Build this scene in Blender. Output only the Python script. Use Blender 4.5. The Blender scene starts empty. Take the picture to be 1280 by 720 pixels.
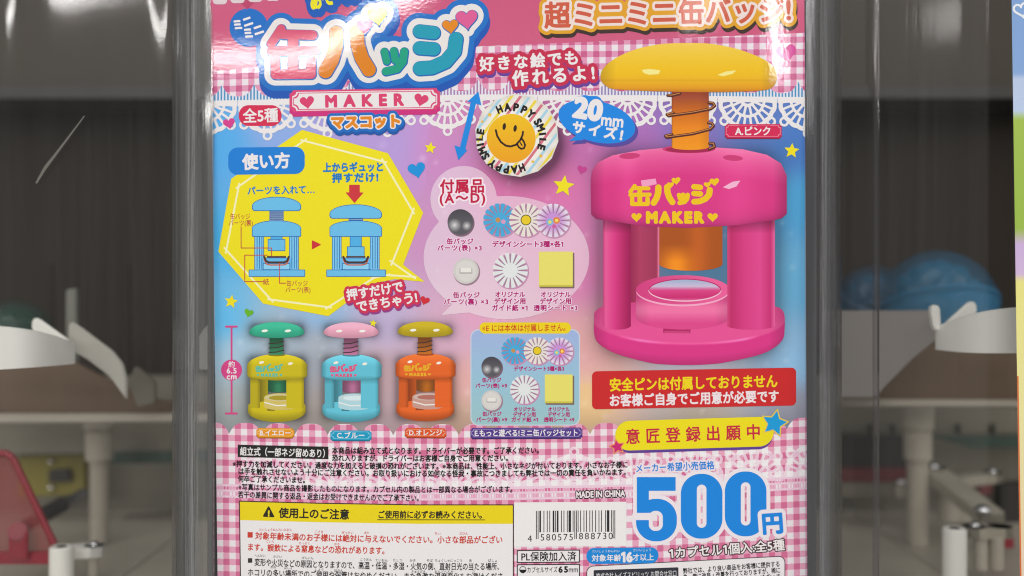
import bpy, bmesh, math, random
import numpy as np
from mathutils import Vector

S = bpy.context.scene
COL = S.collection
FPX, D0, CZ = 1229.0, 0.369, 1.30          # focal length in photo pixels, card distance, eye height (m)

# ------------------------------------------------------------------ camera, world, lamps, exposure
cd = bpy.data.cameras.new('camera'); cam = bpy.data.objects.new('camera', cd); COL.objects.link(cam)
cam.location = (0, 0, CZ); cam.rotation_euler = (math.radians(90), 0, 0)
cd.sensor_width = 36; cd.lens = 36 * FPX / 1280
cd.clip_start = 0.01; cd.clip_end = 50
cd.dof.use_dof = True; cd.dof.focus_distance = D0 * 1.004; cd.dof.aperture_fstop = 4.2
S.camera = cam
S.view_settings.view_transform = 'Standard'; S.view_settings.look = 'None'
S.view_settings.exposure = 0; S.view_settings.gamma = 1
S.cycles.use_denoising = True; S.cycles.filter_width = 1.15
S.cycles.transparent_max_bounces = 16

W = bpy.data.worlds.new('World'); S.world = W; W.use_nodes = True
W.node_tree.nodes['Background'].inputs[0].default_value = (1.0, 0.985, 0.96, 1)
W.node_tree.nodes['Background'].inputs[1].default_value = 0.36

def area(name, p0, p1, width, radiance, target=(0, D0, CZ), col=(1, 0.98, 0.95)):
    """A tube lamp (rectangle area light) running from p0 to p1, facing target."""
    p0, p1 = Vector(p0), Vector(p1); c = (p0 + p1) / 2; L = (p1 - p0).length
    ld = bpy.data.lights.new(name, 'AREA'); ld.shape = 'RECTANGLE'; ld.size = L; ld.size_y = width
    ld.color = col
    ld.energy = radiance * L * width * math.pi * 1.0
    o = bpy.data.objects.new(name, ld); COL.objects.link(o)
    zx = (c - Vector(target)).normalized(); xx = (p1 - p0).normalized()
    zx = (zx - xx * zx.dot(xx)).normalized(); yx = zx.cross(xx)
    from mathutils import Matrix
    M = Matrix((xx, yx, zx)).transposed().to_4x4(); M.translation = c
    o.matrix_world = M
    return o

TILT = 0.019; CURV = 0.02
def surf_normal(px):
    x = D0 * (px - 640) / FPX
    return Vector((2 * CURV * D0 * x / 0.111 ** 2, -1, TILT * FPX / 720 * 1.0 * -1.0)).normalized()
def mirror(px, py, dist, n=None):
    v = Vector(((px - 640) / FPX, 1, (360 - py) / FPX))
    P = v * D0 + Vector((0, 0, CZ)); n = n or surf_normal(px)
    v.normalize(); r = v - 2 * v.dot(n) * n
    return P + r * dist
# the shop's ceiling tubes, behind and above the photographer
area('ceiling_tube', mirror(545, -22, 3.0), mirror(385, 66, 2.6), 0.04, 44)
area('ceiling_tube', mirror(236, 78, 3.0), mirror(386, 66, 2.7), 0.04, 40)
area('ceiling_tube', mirror(972, -60, 3.2), mirror(984, 92, 3.0), 0.05, 44)
area('ceiling_tube', mirror(905, -6, 3.4), mirror(845, 24, 3.4), 0.12, 7)
area('ceiling_tube', (-1.5, -2.6, CZ + 0.95), (-1.5, -1.2, CZ + 0.95), 0.05, 30)
area('ceiling_tube', (1.7, -2.8, CZ + 1.05), (1.7, -1.3, CZ + 1.05), 0.05, 30)
area('fill_softbox', (-1.6, -1.2, CZ + 1.5), (1.6, -1.2, CZ + 1.5), 2.2, 2.0)  # added softbox: broad overhead fill beside the tubes

# ------------------------------------------------------------------ materials
KW = 0.86
def lin(c):
    c = np.asarray(c, float) / 255.0
    return np.where(c <= 0.04045, c / 12.92, ((c + 0.055) / 1.055) ** 2.4)
def nodes_of(name):
    m = bpy.data.materials.new(name); m.use_nodes = True
    nt = m.node_tree; return m, nt, nt.nodes['Principled BSDF'], nt.nodes['Material Output']
def N(nt, t, **kw):
    n = nt.nodes.new(t)
    for k, v in kw.items(): setattr(n, k, v)
    return n
def link(nt, a, b): nt.links.new(a, b)

def print_material(name, alpha=1.0):
    """Ink on a glossy laminated card; ink colour comes from the part's colour attribute."""
    m, nt, b, out = nodes_of(name)
    at = N(nt, 'ShaderNodeAttribute', attribute_name='ink')
    geo = N(nt, 'ShaderNodeNewGeometry')
    sep = N(nt, 'ShaderNodeSeparateXYZ'); link(nt, geo.outputs['Position'], sep.inputs[0])
    mul = N(nt, 'ShaderNodeMath', operation='MULTIPLY'); link(nt, sep.outputs[0], mul.inputs[0])
    mul.inputs[1].default_value = 2 * CURV * D0 / 0.111 ** 2
    cmb = N(nt, 'ShaderNodeCombineXYZ'); link(nt, mul.outputs[0], cmb.inputs[0])
    cmb.inputs[1].default_value = -1; cmb.inputs[2].default_value = -TILT * FPX / 720
    nrm = N(nt, 'ShaderNodeVectorMath', operation='NORMALIZE'); link(nt, cmb.outputs[0], nrm.inputs[0])
    n1 = N(nt, 'ShaderNodeTexNoise'); n1.inputs['Scale'].default_value = 14; n1.inputs['Detail'].default_value = 1
    n2 = N(nt, 'ShaderNodeTexNoise'); n2.inputs['Scale'].default_value = 900; n2.inputs['Detail'].default_value = 2
    mp = N(nt, 'ShaderNodeMapping'); mp.inputs['Scale'].default_value = (1.6, 1, 0.45)
    link(nt, geo.outputs['Position'], mp.inputs[0]); link(nt, mp.outputs[0], n1.inputs['Vector'])
    link(nt, geo.outputs['Position'], n2.inputs['Vector'])
    b1 = N(nt, 'ShaderNodeBump'); b1.inputs['Strength'].default_value = 0.5; b1.inputs['Distance'].default_value = 0.0008
    link(nt, n1.outputs[0], b1.inputs['Height']); link(nt, nrm.outputs[0], b1.inputs['Normal'])
    b2 = N(nt, 'ShaderNodeBump'); b2.inputs['Strength'].default_value = 0.14; b2.inputs['Distance'].default_value = 0.00008
    link(nt, n2.outputs[0], b2.inputs['Height']); link(nt, b1.outputs[0], b2.inputs['Normal'])
    link(nt, nrm.outputs[0], b.inputs['Normal']); link(nt, b2.outputs[0], b.inputs['Coat Normal'])
    # printing grain
    g = N(nt, 'ShaderNodeTexNoise'); g.inputs['Scale'].default_value = 2600; g.inputs['Detail'].default_value = 2
    link(nt, geo.outputs['Position'], g.inputs['Vector'])
    mr = N(nt, 'ShaderNodeMapRange'); mr.inputs['From Min'].default_value = 0.3; mr.inputs['From Max'].default_value = 0.7
    mr.inputs['To Min'].default_value = 0.972; mr.inputs['To Max'].default_value = 1.022
    link(nt, g.outputs[0], mr.inputs['Value'])
    vm = N(nt, 'ShaderNodeVectorMath', operation='SCALE'); link(nt, at.outputs['Color'], vm.inputs[0]); link(nt, mr.outputs[0], vm.inputs['Scale'])
    link(nt, vm.outputs[0], b.inputs['Base Color'])
    b.inputs['Roughness'].default_value = 0.5; b.inputs['Specular IOR Level'].default_value = 0.15
    b.inputs['Coat Weight'].default_value = 0.85; b.inputs['Coat Roughness'].default_value = 0.04
    b.inputs['Alpha'].default_value = alpha
    return m
INK = print_material('glossy_print')

def plastic(name, rgb, rough=0.4, spec=0.5, noise=0.12, scale=60, alpha=1.0, metal=0.0, trans=0.0):
    m, nt, b, out = nodes_of(name)
    tc = N(nt, 'ShaderNodeTexCoord'); nz = N(nt, 'ShaderNodeTexNoise'); nz.inputs['Scale'].default_value = scale; nz.inputs['Detail'].default_value = 4
    mp = N(nt, 'ShaderNodeMapping'); mp.inputs['Scale'].default_value = (1, 1, 0.35); link(nt, tc.outputs['Object'], mp.inputs[0]); link(nt, mp.outputs[0], nz.inputs['Vector'])
    c = lin(rgb)
    mx = N(nt, 'ShaderNodeMix', data_type='RGBA'); link(nt, nz.outputs[0], mx.inputs['Factor'])
    mx.inputs['A'].default_value = (*(c * (1 - noise)), 1); mx.inputs['B'].default_value = (*np.minimum(c * (1 + noise), 1), 1)
    link(nt, mx.outputs['Result'], b.inputs['Base Color'])
    b.inputs['Roughness'].default_value = rough; b.inputs['Specular IOR Level'].default_value = spec
    b.inputs['Metallic'].default_value = metal; b.inputs['Alpha'].default_value = alpha
    b.inputs['Transmission Weight'].default_value = trans
    return m

def clear_plastic(name, haze, tint, streak=70, bump=0.3, gloss=1.0, rough=0.06):
    """Scuffed clear plastic: transparent, fresnel gloss, a little dusty haze in vertical streaks."""
    m, nt, b, out = nodes_of(name); nt.nodes.remove(b)
    geo = N(nt, 'ShaderNodeNewGeometry')
    mp = N(nt, 'ShaderNodeMapping'); mp.inputs['Scale'].default_value = (streak * 6, streak * 6, streak * 0.08)
    link(nt, geo.outputs['Position'], mp.inputs[0])
    nz = N(nt, 'ShaderNodeTexNoise'); nz.inputs['Scale'].default_value = 1; nz.inputs['Detail'].default_value = 4; link(nt, mp.outputs[0], nz.inputs['Vector'])
    mr = N(nt, 'ShaderNodeMapRange'); mr.inputs['From Min'].default_value = 0.35; mr.inputs['From Max'].default_value = 0.8
    mr.inputs['To Min'].default_value = haze * 0.5; mr.inputs['To Max'].default_value = haze * 2.0; link(nt, nz.outputs[0], mr.inputs['Value'])
    tr = N(nt, 'ShaderNodeBsdfTransparent'); tr.inputs[0].default_value = (*tint, 1)
    df = N(nt, 'ShaderNodeBsdfDiffuse'); df.inputs[0].default_value = (0.62, 0.62, 0.62, 1)
    m1 = N(nt, 'ShaderNodeMixShader'); link(nt, mr.outputs[0], m1.inputs[0]); link(nt, tr.outputs[0], m1.inputs[1]); link(nt, df.outputs[0], m1.inputs[2])
    bp = N(nt, 'ShaderNodeBump'); bp.inputs['Strength'].default_value = bump; bp.inputs['Distance'].default_value = 0.0005; link(nt, nz.outputs[0], bp.inputs['Height'])
    gl = N(nt, 'ShaderNodeBsdfGlossy'); gl.inputs['Roughness'].default_value = rough; link(nt, bp.outputs[0], gl.inputs['Normal'])
    fr = N(nt, 'ShaderNodeFresnel'); fr.inputs[0].default_value = 1.49; link(nt, bp.outputs[0], fr.inputs['Normal'])
    fm = N(nt, 'ShaderNodeMath', operation='MULTIPLY'); fm.inputs[1].default_value = gloss; link(nt, fr.outputs[0], fm.inputs[0])
    m2 = N(nt, 'ShaderNodeMixShader'); link(nt, fm.outputs[0], m2.inputs[0]); link(nt, m1.outputs[0], m2.inputs[1]); link(nt, gl.outputs[0], m2.inputs[2])
    link(nt, m2.outputs[0], out.inputs['Surface'])
    return m

# ------------------------------------------------------------------ object helpers
def thing(name, label, cat, loc=(0, 0, 0), group=None):
    o = bpy.data.objects.new(name, None); COL.objects.link(o); o.location = loc; o.empty_display_size = 0.02
    o['label'] = label; o['category'] = cat
    if group: o['group'] = group
    return o
def put(o, parent):
    if parent is not None:
        o.parent = parent
        off = Vector((0, 0, 0)); p = parent
        while p: off += p.location; p = p.parent
        o.location = -off
    return o
def bm_obj(name, bm, mat, parent=None, smooth=False, label=None):
    me = bpy.data.meshes.new(name); bmesh.ops.recalc_face_normals(bm, faces=bm.faces); bm.to_mesh(me); bm.free()
    me.materials.append(mat)
    if smooth:
        for p in me.polygons: p.use_smooth = True
    o = bpy.data.objects.new(name, me); COL.objects.link(o); put(o, parent)
    if label: o['label'] = label
    return o

# ------------------------------------------------------------------ printed artwork on the curved card
KX = np.arange(144, 1400, 24.0)
KC = -CURV * ((KX - 635) / 370) ** 2
def card3d(x, y, layer=0.0):
    q = (1 + np.interp(x, KX, KC) + TILT * (360 - y) / 720) / D0
    d = 1 / q
    return np.stack([d * (x - 640) / FPX, d - layer * 1e-5, CZ + d * (360 - y) / FPX], -1)
def edge_sd(X, Y): return np.maximum(263 + Y * 0.0125 - X, X - (1005.5 + 0.005 * Y))

class Part:
    def __init__(s, name, parent, mat=None, label=None):
        s.name, s.parent, s.mat, s.label = name, parent, mat or INK, label
        s.P, s.C, s.L, s.Z, s.n = [], [], [], [], 0
    def add(s, V, faces, color, layer):
        """V (n,2) photo-grid coordinates; faces: list of (m,k) index arrays."""
        if len(V) == 0: return
        s.P.append(card3d(V[:, 0], V[:, 1], layer))
        c = color(V[:, 0], V[:, 1]) if callable(color) else np.broadcast_to(np.asarray(color, float), (len(V), 3))
        c = np.array(c, float); mx = c.max(1); sat = (mx - c.min(1)) / np.maximum(mx, 1)
        warm = (c[:, 0] > c[:, 2]).astype(float) * sat
        c = c * (1 - warm[:, None] * np.where((c[:, 2] > c[:, 1] - 25)[:, None], np.array([[0.08, 0.06, 0.12]]), np.array([[0.07, 0.055, 0.42]])) - ((1 - (c[:, 0] > c[:, 2])) * sat ** 3)[:, None] * np.array([0.75, 0.02, 0.0]))
        c = np.maximum(lin(np.clip(c, 0, 255)) / KW - 0.012, 0.004)
        s.C.append(np.concatenate([np.clip(c, 0, 0.92), np.ones((len(V), 1))], 1))
        for f in faces:
            s.L.append((f + s.n)[:, ::-1].ravel()); s.Z.append(np.full(len(f), f.shape[1]))
        s.n += len(V)
    def shape(s, sd, bbox, color, layer, step=0.6, edge=False):
        x0, y0, x1, y1 = bbox
        x0 = 240 + math.floor((x0 - 240) / step) * step; y0 = math.floor(y0 / step) * step
        nx = int((x1 - x0) / step) + 2; ny = int((y1 - y0) / step) + 2
        gx = x0 + np.arange(nx) * step; gy = y0 + np.arange(ny) * step
        X, Y = np.meshgrid(gx, gy); D = np.array(sd(X, Y), float)
        if edge: D = np.maximum(D, edge_sd(X, Y))
        D = np.where(np.abs(D) < 1e-6, 1e-6, D); I = D < 0
        c = [(I[:-1, :-1], D[:-1, :-1], X[:-1, :-1], Y[:-1, :-1]), (I[:-1, 1:], D[:-1, 1:], X[:-1, 1:], Y[:-1, 1:]),
             (I[1:, 1:], D[1:, 1:], X[1:, 1:], Y[1:, 1:]), (I[1:, :-1], D[1:, :-1], X[1:, :-1], Y[1:, :-1])]
        code = c[0][0] * 1 + c[1][0] * 2 + c[2][0] * 4 + c[3][0] * 8
        VS, FS, n = [], [], 0
        full = code == 15
        if callable(color):
            j, i = np.nonzero(full)
            q = np.stack([np.stack([gx[i], gy[j]], -1), np.stack([gx[i + 1], gy[j]], -1), np.stack([gx[i + 1], gy[j + 1]], -1), np.stack([gx[i], gy[j + 1]], -1)], 1)
        else:
            K = int(round(24 / step)); o0 = int(round((x0 - 240) / step)); runs = []
            col = np.arange(nx - 1); brk = ((col + o0) % K) == 0
            st = full & (np.concatenate([np.zeros((ny - 1, 1), bool), full[:, :-1]], 1) == False) | (full & brk[None])
            en = full & (np.concatenate([full[:, 1:], np.zeros((ny - 1, 1), bool)], 1) == False) | (full & np.concatenate([brk[1:], [False]])[None])
            j, i = np.nonzero(st); j2, i2 = np.nonzero(en)
            q = np.stack([np.stack([gx[i], gy[j]], -1), np.stack([gx[i2 + 1], gy[j]], -1), np.stack([gx[i2 + 1], gy[j + 1]], -1), np.stack([gx[i], gy[j + 1]], -1)], 1)
        if len(q):
            VS.append(q.reshape(-1, 2)); FS.append(np.arange(len(q) * 4).reshape(-1, 4)); n += len(q) * 4
        for k in range(1, 15):
            j, i = np.nonzero(code == k)
            if not len(j): continue
            pts = []
            for e in range(4):
                a, b = c[e], c[(e + 1) % 4]
                if k >> e & 1: pts.append(np.stack([a[2][j, i], a[3][j, i]], -1))
                if (k >> e & 1) != (k >> ((e + 1) % 4) & 1):
                    da, db = a[1][j, i], b[1][j, i]; t = (da / (da - db))[:, None]
                    pa = np.stack([a[2][j, i], a[3][j, i]], -1); pb = np.stack([b[2][j, i], b[3][j, i]], -1)
                    pts.append(pa + (pb - pa) * t)
            q = np.stack(pts, 1); m = len(pts)
            VS.append(q.reshape(-1, 2)); FS.append(n + np.arange(len(q) * m).reshape(-1, m)); n += len(q) * m
        if VS: s.add(np.concatenate(VS), FS, color, layer)
        return s
    def done(s, parent=None):
        me = bpy.data.meshes.new(s.name)
        if s.n:
            P = np.concatenate(s.P).astype(np.float32); L = np.concatenate(s.L).astype(np.int32); Z = np.concatenate(s.Z).astype(np.int32)
            me.vertices.add(len(P)); me.vertices.foreach_set('co', P.ravel())
            me.loops.add(len(L)); me.loops.foreach_set('vertex_index', L)
            me.polygons.add(len(Z)); me.polygons.foreach_set('loop_start', np.concatenate([[0], np.cumsum(Z)[:-1]]).astype(np.int32))
            me.update(calc_edges=True)
            a = me.color_attributes.new('ink', 'FLOAT_COLOR', 'POINT'); a.data.foreach_set('color', np.concatenate(s.C).astype(np.float32).ravel())
        me.materials.append(s.mat)
        o = bpy.data.objects.new(s.name, me); COL.objects.link(o); put(o, s.parent)
        if s.label: o['label'] = s.label
        return o

# 2-D signed distance shapes (photo-grid pixels)
def circ(cx, cy, r): return lambda X, Y: np.hypot(X - cx, Y - cy) - r
def ell(cx, cy, a, b, rot=0):
    ca, sa = math.cos(math.radians(rot)), math.sin(math.radians(rot))
    def f(X, Y):
        u = (X - cx) * ca + (Y - cy) * sa; v = -(X - cx) * sa + (Y - cy) * ca
        k = np.hypot(u / a, v / b); return (k - 1) * min(a, b)
    return f
def rbox(x0, y0, x1, y1, r=0, tilt=0.0):
    """tilt = rise of y per x"""
    cx, cy, hx, hy = (x0 + x1) / 2, (y0 + y1) / 2, (x1 - x0) / 2 - r, (y1 - y0) / 2 - r
    def f(X, Y):
        a = np.abs(X - cx) - hx; b = np.abs(Y - cy - tilt * (X - cx)) - hy
        return np.hypot(np.maximum(a, 0), np.maximum(b, 0)) + np.minimum(np.maximum(a, b), 0) - r
    return f
def seg(pts, r):
    pts = [np.array(p, float) for p in pts]
    def f(X, Y):
        D = np.full(X.shape, 1e3)
        for a, b in zip(pts[:-1], pts[1:]):
            d = b - a; L = d @ d + 1e-9
            t = np.clip(((X - a[0]) * d[0] + (Y - a[1]) * d[1]) / L, 0, 1)
            D = np.minimum(D, np.hypot(X - a[0] - t * d[0], Y - a[1] - t * d[1]))
        return D - r
    return f
def poly(pts, r=0.0):
    p = np.array(pts, float)
    def f(X, Y):
        D = np.full(X.shape, 1e3); ins = np.zeros(X.shape, bool)
        for a, b in zip(p, np.roll(p, -1, 0)):
            d = b - a; L = d @ d + 1e-9
            t = np.clip(((X - a[0]) * d[0] + (Y - a[1]) * d[1]) / L, 0, 1)
            D = np.minimum(D, np.hypot(X - a[0] - t * d[0], Y - a[1] - t * d[1]))
            if a[1] != b[1]:
                ins ^= ((a[1] > Y) != (b[1] > Y)) & (X < (b[0] - a[0]) * (Y - a[1]) / (b[1] - a[1]) + a[0])
        return np.where(ins, -D, D) - r
    return f
def spl(P, n=5):
    P = np.array(P, float); out = []
    for i in range(len(P)):
        a, b, c, d = P[i - 1], P[i], P[(i + 1) % len(P)], P[(i + 2) % len(P)]
        for t in np.arange(n) / n:
            out.append(0.5 * (2 * b + (c - a) * t + (2 * a - 5 * b + 4 * c - d) * t * t + (3 * b - a - 3 * c + d) * t ** 3))
    return out
def U(*fs): return lambda X, Y: np.minimum.reduce([f(X, Y) for f in fs])
def A(*fs): return lambda X, Y: np.maximum.reduce([f(X, Y) for f in fs])
def cut(f, g): return lambda X, Y: np.maximum(f(X, Y), -g(X, Y))
def grow(f, o, dx=0, dy=0): return lambda X, Y: f(X - dx, Y - dy) - o
def heart(cx, cy, w, rot=0):
    t = np.linspace(0, 2 * math.pi, 40, endpoint=False)
    x = 16 * np.sin(t) ** 3; y = -(13 * np.cos(t) - 5 * np.cos(2 * t) - 2 * np.cos(3 * t) - np.cos(4 * t))
    k = w / 32; a = math.radians(rot)
    return poly(np.stack([cx + k * (x * math.cos(a) - y * math.sin(a)), cy + k * (x * math.sin(a) + y * math.cos(a))], -1))
def star(cx, cy, r, rot=0, k=0.45):
    a = np.radians(rot - 90 + 36 * np.arange(10)); R = np.where(np.arange(10) % 2 == 0, r, r * k)
    return poly(np.stack([cx + R * np.cos(a), cy + R * np.sin(a)], -1))
def bb(x0, y0, x1, y1, m=2): return (x0 - m, y0 - m, x1 + m, y1 + m)
def vgrad(stops):
    ys = [s[0] for s in stops]; cs = np.array([s[1] for s in stops], float)
    return lambda x, y: np.stack([np.interp(y, ys, cs[:, k]) for k in range(3)], -1)
def hgrad(stops):
    g = vgrad(stops); return lambda x, y: g(y, x)
def mixc(a, b, t): return np.asarray(a, float) * (1 - t)[..., None] + np.asarray(b, float) * t[..., None]

# lettering: distance fields of the built-in font's glyphs
_tc = bpy.data.curves.new('lettering', 'FONT'); _tc.size = 1; _tc.resolution_u = 4
_to = bpy.data.objects.new('lettering', _tc); COL.objects.link(_to)
def _mesh(body):
    _tc.body = body
    if set(body) == {'1'}:
        v = np.array([(0.33, 0), (0.33, .69), (0.245, .69), (0.07, .60), (0.07, .505), (0.225, .575), (0.225, 0)]); n = len(v)
        v = np.concatenate([v + (0.47 * i, 0) for i in range(len(body))]); E = [(i * n + k, i * n + (k + 1) % n) for i in range(len(body)) for k in range(n)]
        return v, np.array(E), np.repeat(np.arange(len(body)), n)
    dg = bpy.context.evaluated_depsgraph_get(); oe = _to.evaluated_get(dg); me = oe.to_mesh()
    v = np.empty(len(me.vertices) * 3); me.vertices.foreach_get('co', v); v = v.reshape(-1, 3)[:, :2].copy()
    cnt = {}; root = list(range(len(v)))
    def find(i):
        while root[i] != i: root[i] = root[root[i]]; i = root[i]
        return i
    for p in me.polygons:
        for e in p.edge_keys:
            cnt[e] = cnt.get(e, 0) + 1; a, b = find(e[0]), find(e[1]); root[a] = b
    E = np.array([e for e, k in cnt.items() if k == 1], int).reshape(-1, 2)
    oe.to_mesh_clear(); return v, E, np.array([find(int(e[0])) for e in E])
GX0, GY0, GW = -0.4, -0.5, 1.8
_gl = {}
def glyph(ch, res=40):
    k = (ch, res)
    if k in _gl: return _gl[k]
    if ch in ' \u3000':
        _gl[k] = (None, 0.32 if ch == ' ' else 1.0); return _gl[k]
    v, E, isl = _mesh(ch)
    if ord(ch) > 0x2e7f: adv = 1.0
    else:
        v2, _, _ = _mesh(ch + ch); adv = float(v2[:, 0].max() - v[:, 0].max())
    n = int(GW * res) + 1; g = np.arange(n) / res
    X, Y = np.meshgrid(GX0 + g, GY0 + g); X = X.ravel(); Y = Y.ravel()
    F = np.full(X.shape, 9.0)
    for q in np.unique(isl if len(isl) == len(E) else isl[E[:, 0]]):
        e = E[(isl if len(isl) == len(E) else isl[E[:, 0]]) == q]; a = v[e[:, 0]]; b = v[e[:, 1]]; d = b - a; L = (d ** 2).sum(1) + 1e-12
        D = np.full(X.shape, 9.0); ins = np.zeros(X.shape, bool)
        for i in range(0, len(e), 64):
            sl = slice(i, i + 64); A_, d_, L_, b_ = a[sl], d[sl], L[sl], b[sl]
            t = np.clip(((X[:, None] - A_[:, 0]) * d_[:, 0] + (Y[:, None] - A_[:, 1]) * d_[:, 1]) / L_, 0, 1)
            D = np.minimum(D, np.sqrt((X[:, None] - A_[:, 0] - t * d_[:, 0]) ** 2 + (Y[:, None] - A_[:, 1] - t * d_[:, 1]) ** 2).min(1))
            cr = ((A_[:, 1] > Y[:, None]) != (b_[:, 1] > Y[:, None])) & (X[:, None] < d_[:, 0] * (Y[:, None] - A_[:, 1]) / np.where(d_[:, 1] == 0, 1e-9, d_[:, 1]) + A_[:, 0])
            ins ^= (cr.sum(1) % 2).astype(bool)
        F = np.minimum(F, np.where(ins, -D, D))
    F = F.reshape(n, n)
    if ch in '※': F = F + 0.022
    _gl[k] = (F, adv); return _gl[k]
def text(s, xl, yl, xr, yr, H, bend=0.0, res=40, squeeze=True):
    """Distance function of one line set between (xl, yl) and (xr, yr), the middle of the letters' height H on that line; bend sags its middle."""
    gl = [glyph(c, res) for c in s]; cjk = any(ord(c) > 0x2e7f for c in s)
    ink, cen = (0.92, 0.385) if cjk else (0.73, 0.365)
    sy = H / ink; adv = [g[1] for g in gl]; T = sum(adv); pos = np.concatenate([[0], np.cumsum(adv)])
    Lp = math.hypot(xr - xl, yr - yl); tx, ty = (xr - xl) / Lp, (yr - yl) / Lp; sx = Lp / T
    if sx > sy:
        ex = (Lp - T * sy) / len(gl) / sy; adv = [a + ex for a in adv]; pos = np.concatenate([[0], np.cumsum(adv)])
        T = Lp / sy; sx = sy; pos = pos + ex / 2
    k = min(sx, sy)
    def f(X, Y):
        px, py = X - xl, Y - yl
        a = (px * tx + py * ty) / sx; w = -px * ty + py * tx
        if bend: w = w - bend * 4 * (a / T) * (1 - a / T)
        b = cen - w / sy
        D = np.full(X.shape, 0.5)
        for i, (F, ad) in enumerate(gl):
            if F is None: continue
            n = F.shape[0]
            m = (a > pos[i] + GX0) & (a < pos[i] + GX0 + (n - 1.01) / res) & (b > GY0) & (b < GY0 + (n - 1.01) / res)
            if not m.any(): continue
            u = (a[m] - pos[i] - GX0) * res; v = (b[m] - GY0) * res
            ui = u.astype(int); vi = v.astype(int); fu = u - ui; fv = v - vi
            val = (F[vi, ui] * (1 - fu) + F[vi, ui + 1] * fu) * (1 - fv) + (F[vi + 1, ui] * (1 - fu) + F[vi + 1, ui + 1] * fu) * fv
            D[m] = np.minimum(D[m], val)
        return D * k
    f.box = (min(xl, xr) - 4, min(yl, yr) - H * 0.75 - 3 - abs(bend), max(xl, xr) + 4, max(yl, yr) + H * 0.75 + 3 + abs(bend))
    f.em = k
    return f
def write(part, s, xl, yl, xr, yr, H, color, layer, bold=0.02, bend=0.0, step=None, outlines=(), res=40):
    """outlines: (grow px, colour, dx, dy, layer) drawn below the letters."""
    f = text(s, xl, yl, xr, yr, H, bend, res)
    st = step or (0.3 if H < 12 else 0.4 if H < 20 else 0.6)
    x0, y0, x1, y1 = f.box
    for g, c, dx, dy, ly in outlines:
        part.shape(grow(f, g + bold * f.em, dx, dy), (x0 - g + min(dx, 0), y0 - g + min(dy, 0), x1 + g + max(dx, 0), y1 + g + max(dy, 0)), c, ly, max(st, 0.5))
    part.shape(grow(f, bold * f.em), f.box, color, layer, st)
    return f

WHITE = (222, 218, 220)
card = thing('display_card', 'large glossy pink display card for a can badge maker toy priced 500 yen', 'display card', (0, D0, CZ))

# ---- the paper itself: printed sky from blue through pink to peach, with soft printed shadows round the toys and pale specks
BG = np.array([
 (270,180,95,165,225),(290,300,85,168,222),(280,400,105,180,228),(350,150,140,165,220),(430,150,168,152,210),(480,180,178,148,208),
 (560,190,200,135,195),(540,300,200,142,192),(640,230,222,118,180),(700,230,222,118,180),(725,330,222,128,185),(720,180,205,115,185),
 (600,400,222,160,195),(560,420,212,170,198),(480,400,188,172,208),(400,395,145,182,222),(300,440,165,192,212),(300,510,160,166,166),
 (400,520,172,162,158),(470,470,202,170,180),(580,480,228,172,172),(580,520,205,170,152),(735,440,226,168,172),(735,500,232,194,160),
 (860,470,185,180,195),(1000,250,90,160,210),(1000,350,112,172,212),(1000,450,145,186,222),(1000,515,145,145,160),(870,520,180,166,152),
 (1000,180,82,118,188),(950,150,98,122,192),(860,160,138,112,188),(800,180,178,110,182),(620,510,205,172,160),(870,330,112,165,210),
 (340,430,164,180,192),(399,432,166,172,182),(680,140,210,120,180),(600,140,205,130,185)], float)
rng = np.random.default_rng(4)
spk = np.stack([rng.uniform(270, 1000, 150), rng.uniform(180, 530, 150), rng.uniform(1.2, 4.5, 150), rng.uniform(0.06, 0.22, 150)], 1)
print_shadow = [rbox(748, 190, 974, 445, 30), rbox(755, 60, 966, 112, 20), *[U(rbox(c - 33, 406, c + 33, 420, 6), rbox(c - 8, 418, c + 8, 446), rbox(c - 36, 446, c + 36, 524, 8)) for c in (346, 439, 531.5)]]
def bgcol(x, y):
    w = 1 / (((x[:, None] - BG[:, 0]) ** 2 + (y[:, None] - BG[:, 1]) ** 2) + 350) ** 1.6
    c = (w[:, :, None] * BG[:, 2:]).sum(1) / w.sum(1)[:, None]
    for cx, cy, r, a in spk:
        m = np.abs(x - cx) + np.abs(y - cy) < 14
        if m.any(): c[m] += (255 - c[m]) * (a * np.exp(-((x[m] - cx) ** 2 + (y[m] - cy) ** 2) / (r * r)))[:, None]
    for i, g in enumerate(print_shadow):
        d = np.maximum(g(x, y), 0); k = (0.30, 0.30, 0.42, 0.34, 0.36)[i]; s = 12 if i < 2 else 5
        c *= (1 - k * np.exp(-d / s))[:, None]
    c *= (1 - 0.5 * np.exp(-np.maximum(np.hypot((x - 655) / 1.0, (y - 180) / 0.95) - 46, 0) / 11))[:, None]
    c *= (1 - 0.18 * np.clip((y - 505) / 40, 0, 1))[:, None]
    return c
Part('paper', card).shape(lambda X, Y: X * 0 - 1, (260, -66, 1012, 790), bgcol, 0, 3, edge=True).done()
bk = bmesh.new()
ring_f = [card3d(np.array([x]), np.array([y]), -3)[0] for x, y in ((262.3, -64), (1005, -64), (1009.2, 788), (272.8, 788))]
xs = np.array([263.0] + [k for k in KX if 275 < k < 1004] + [1005.0])
rows = []
for lay in (-3, -70):
    for y in (-64.0, 788.0):
        xx = xs.copy(); xx[0] = 263 + y * 0.0125; xx[-1] = 1005.5 + 0.005 * y
        rows.append([bk.verts.new(p) for p in card3d(xx, np.full(len(xs), y), lay)])
for i in range(len(xs) - 1):
    for a, b in ((0, 1), (1, 3), (3, 2), (2, 0)): bk.faces.new((rows[a][i], rows[a][i + 1], rows[b][i + 1], rows[b][i]))
for e in (0, -1): bk.faces.new((rows[0][e], rows[1][e], rows[3][e], rows[2][e]))
bm_obj('backing_board', bk, plastic('white_board', (200, 198, 195), 0.7), card)

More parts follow.
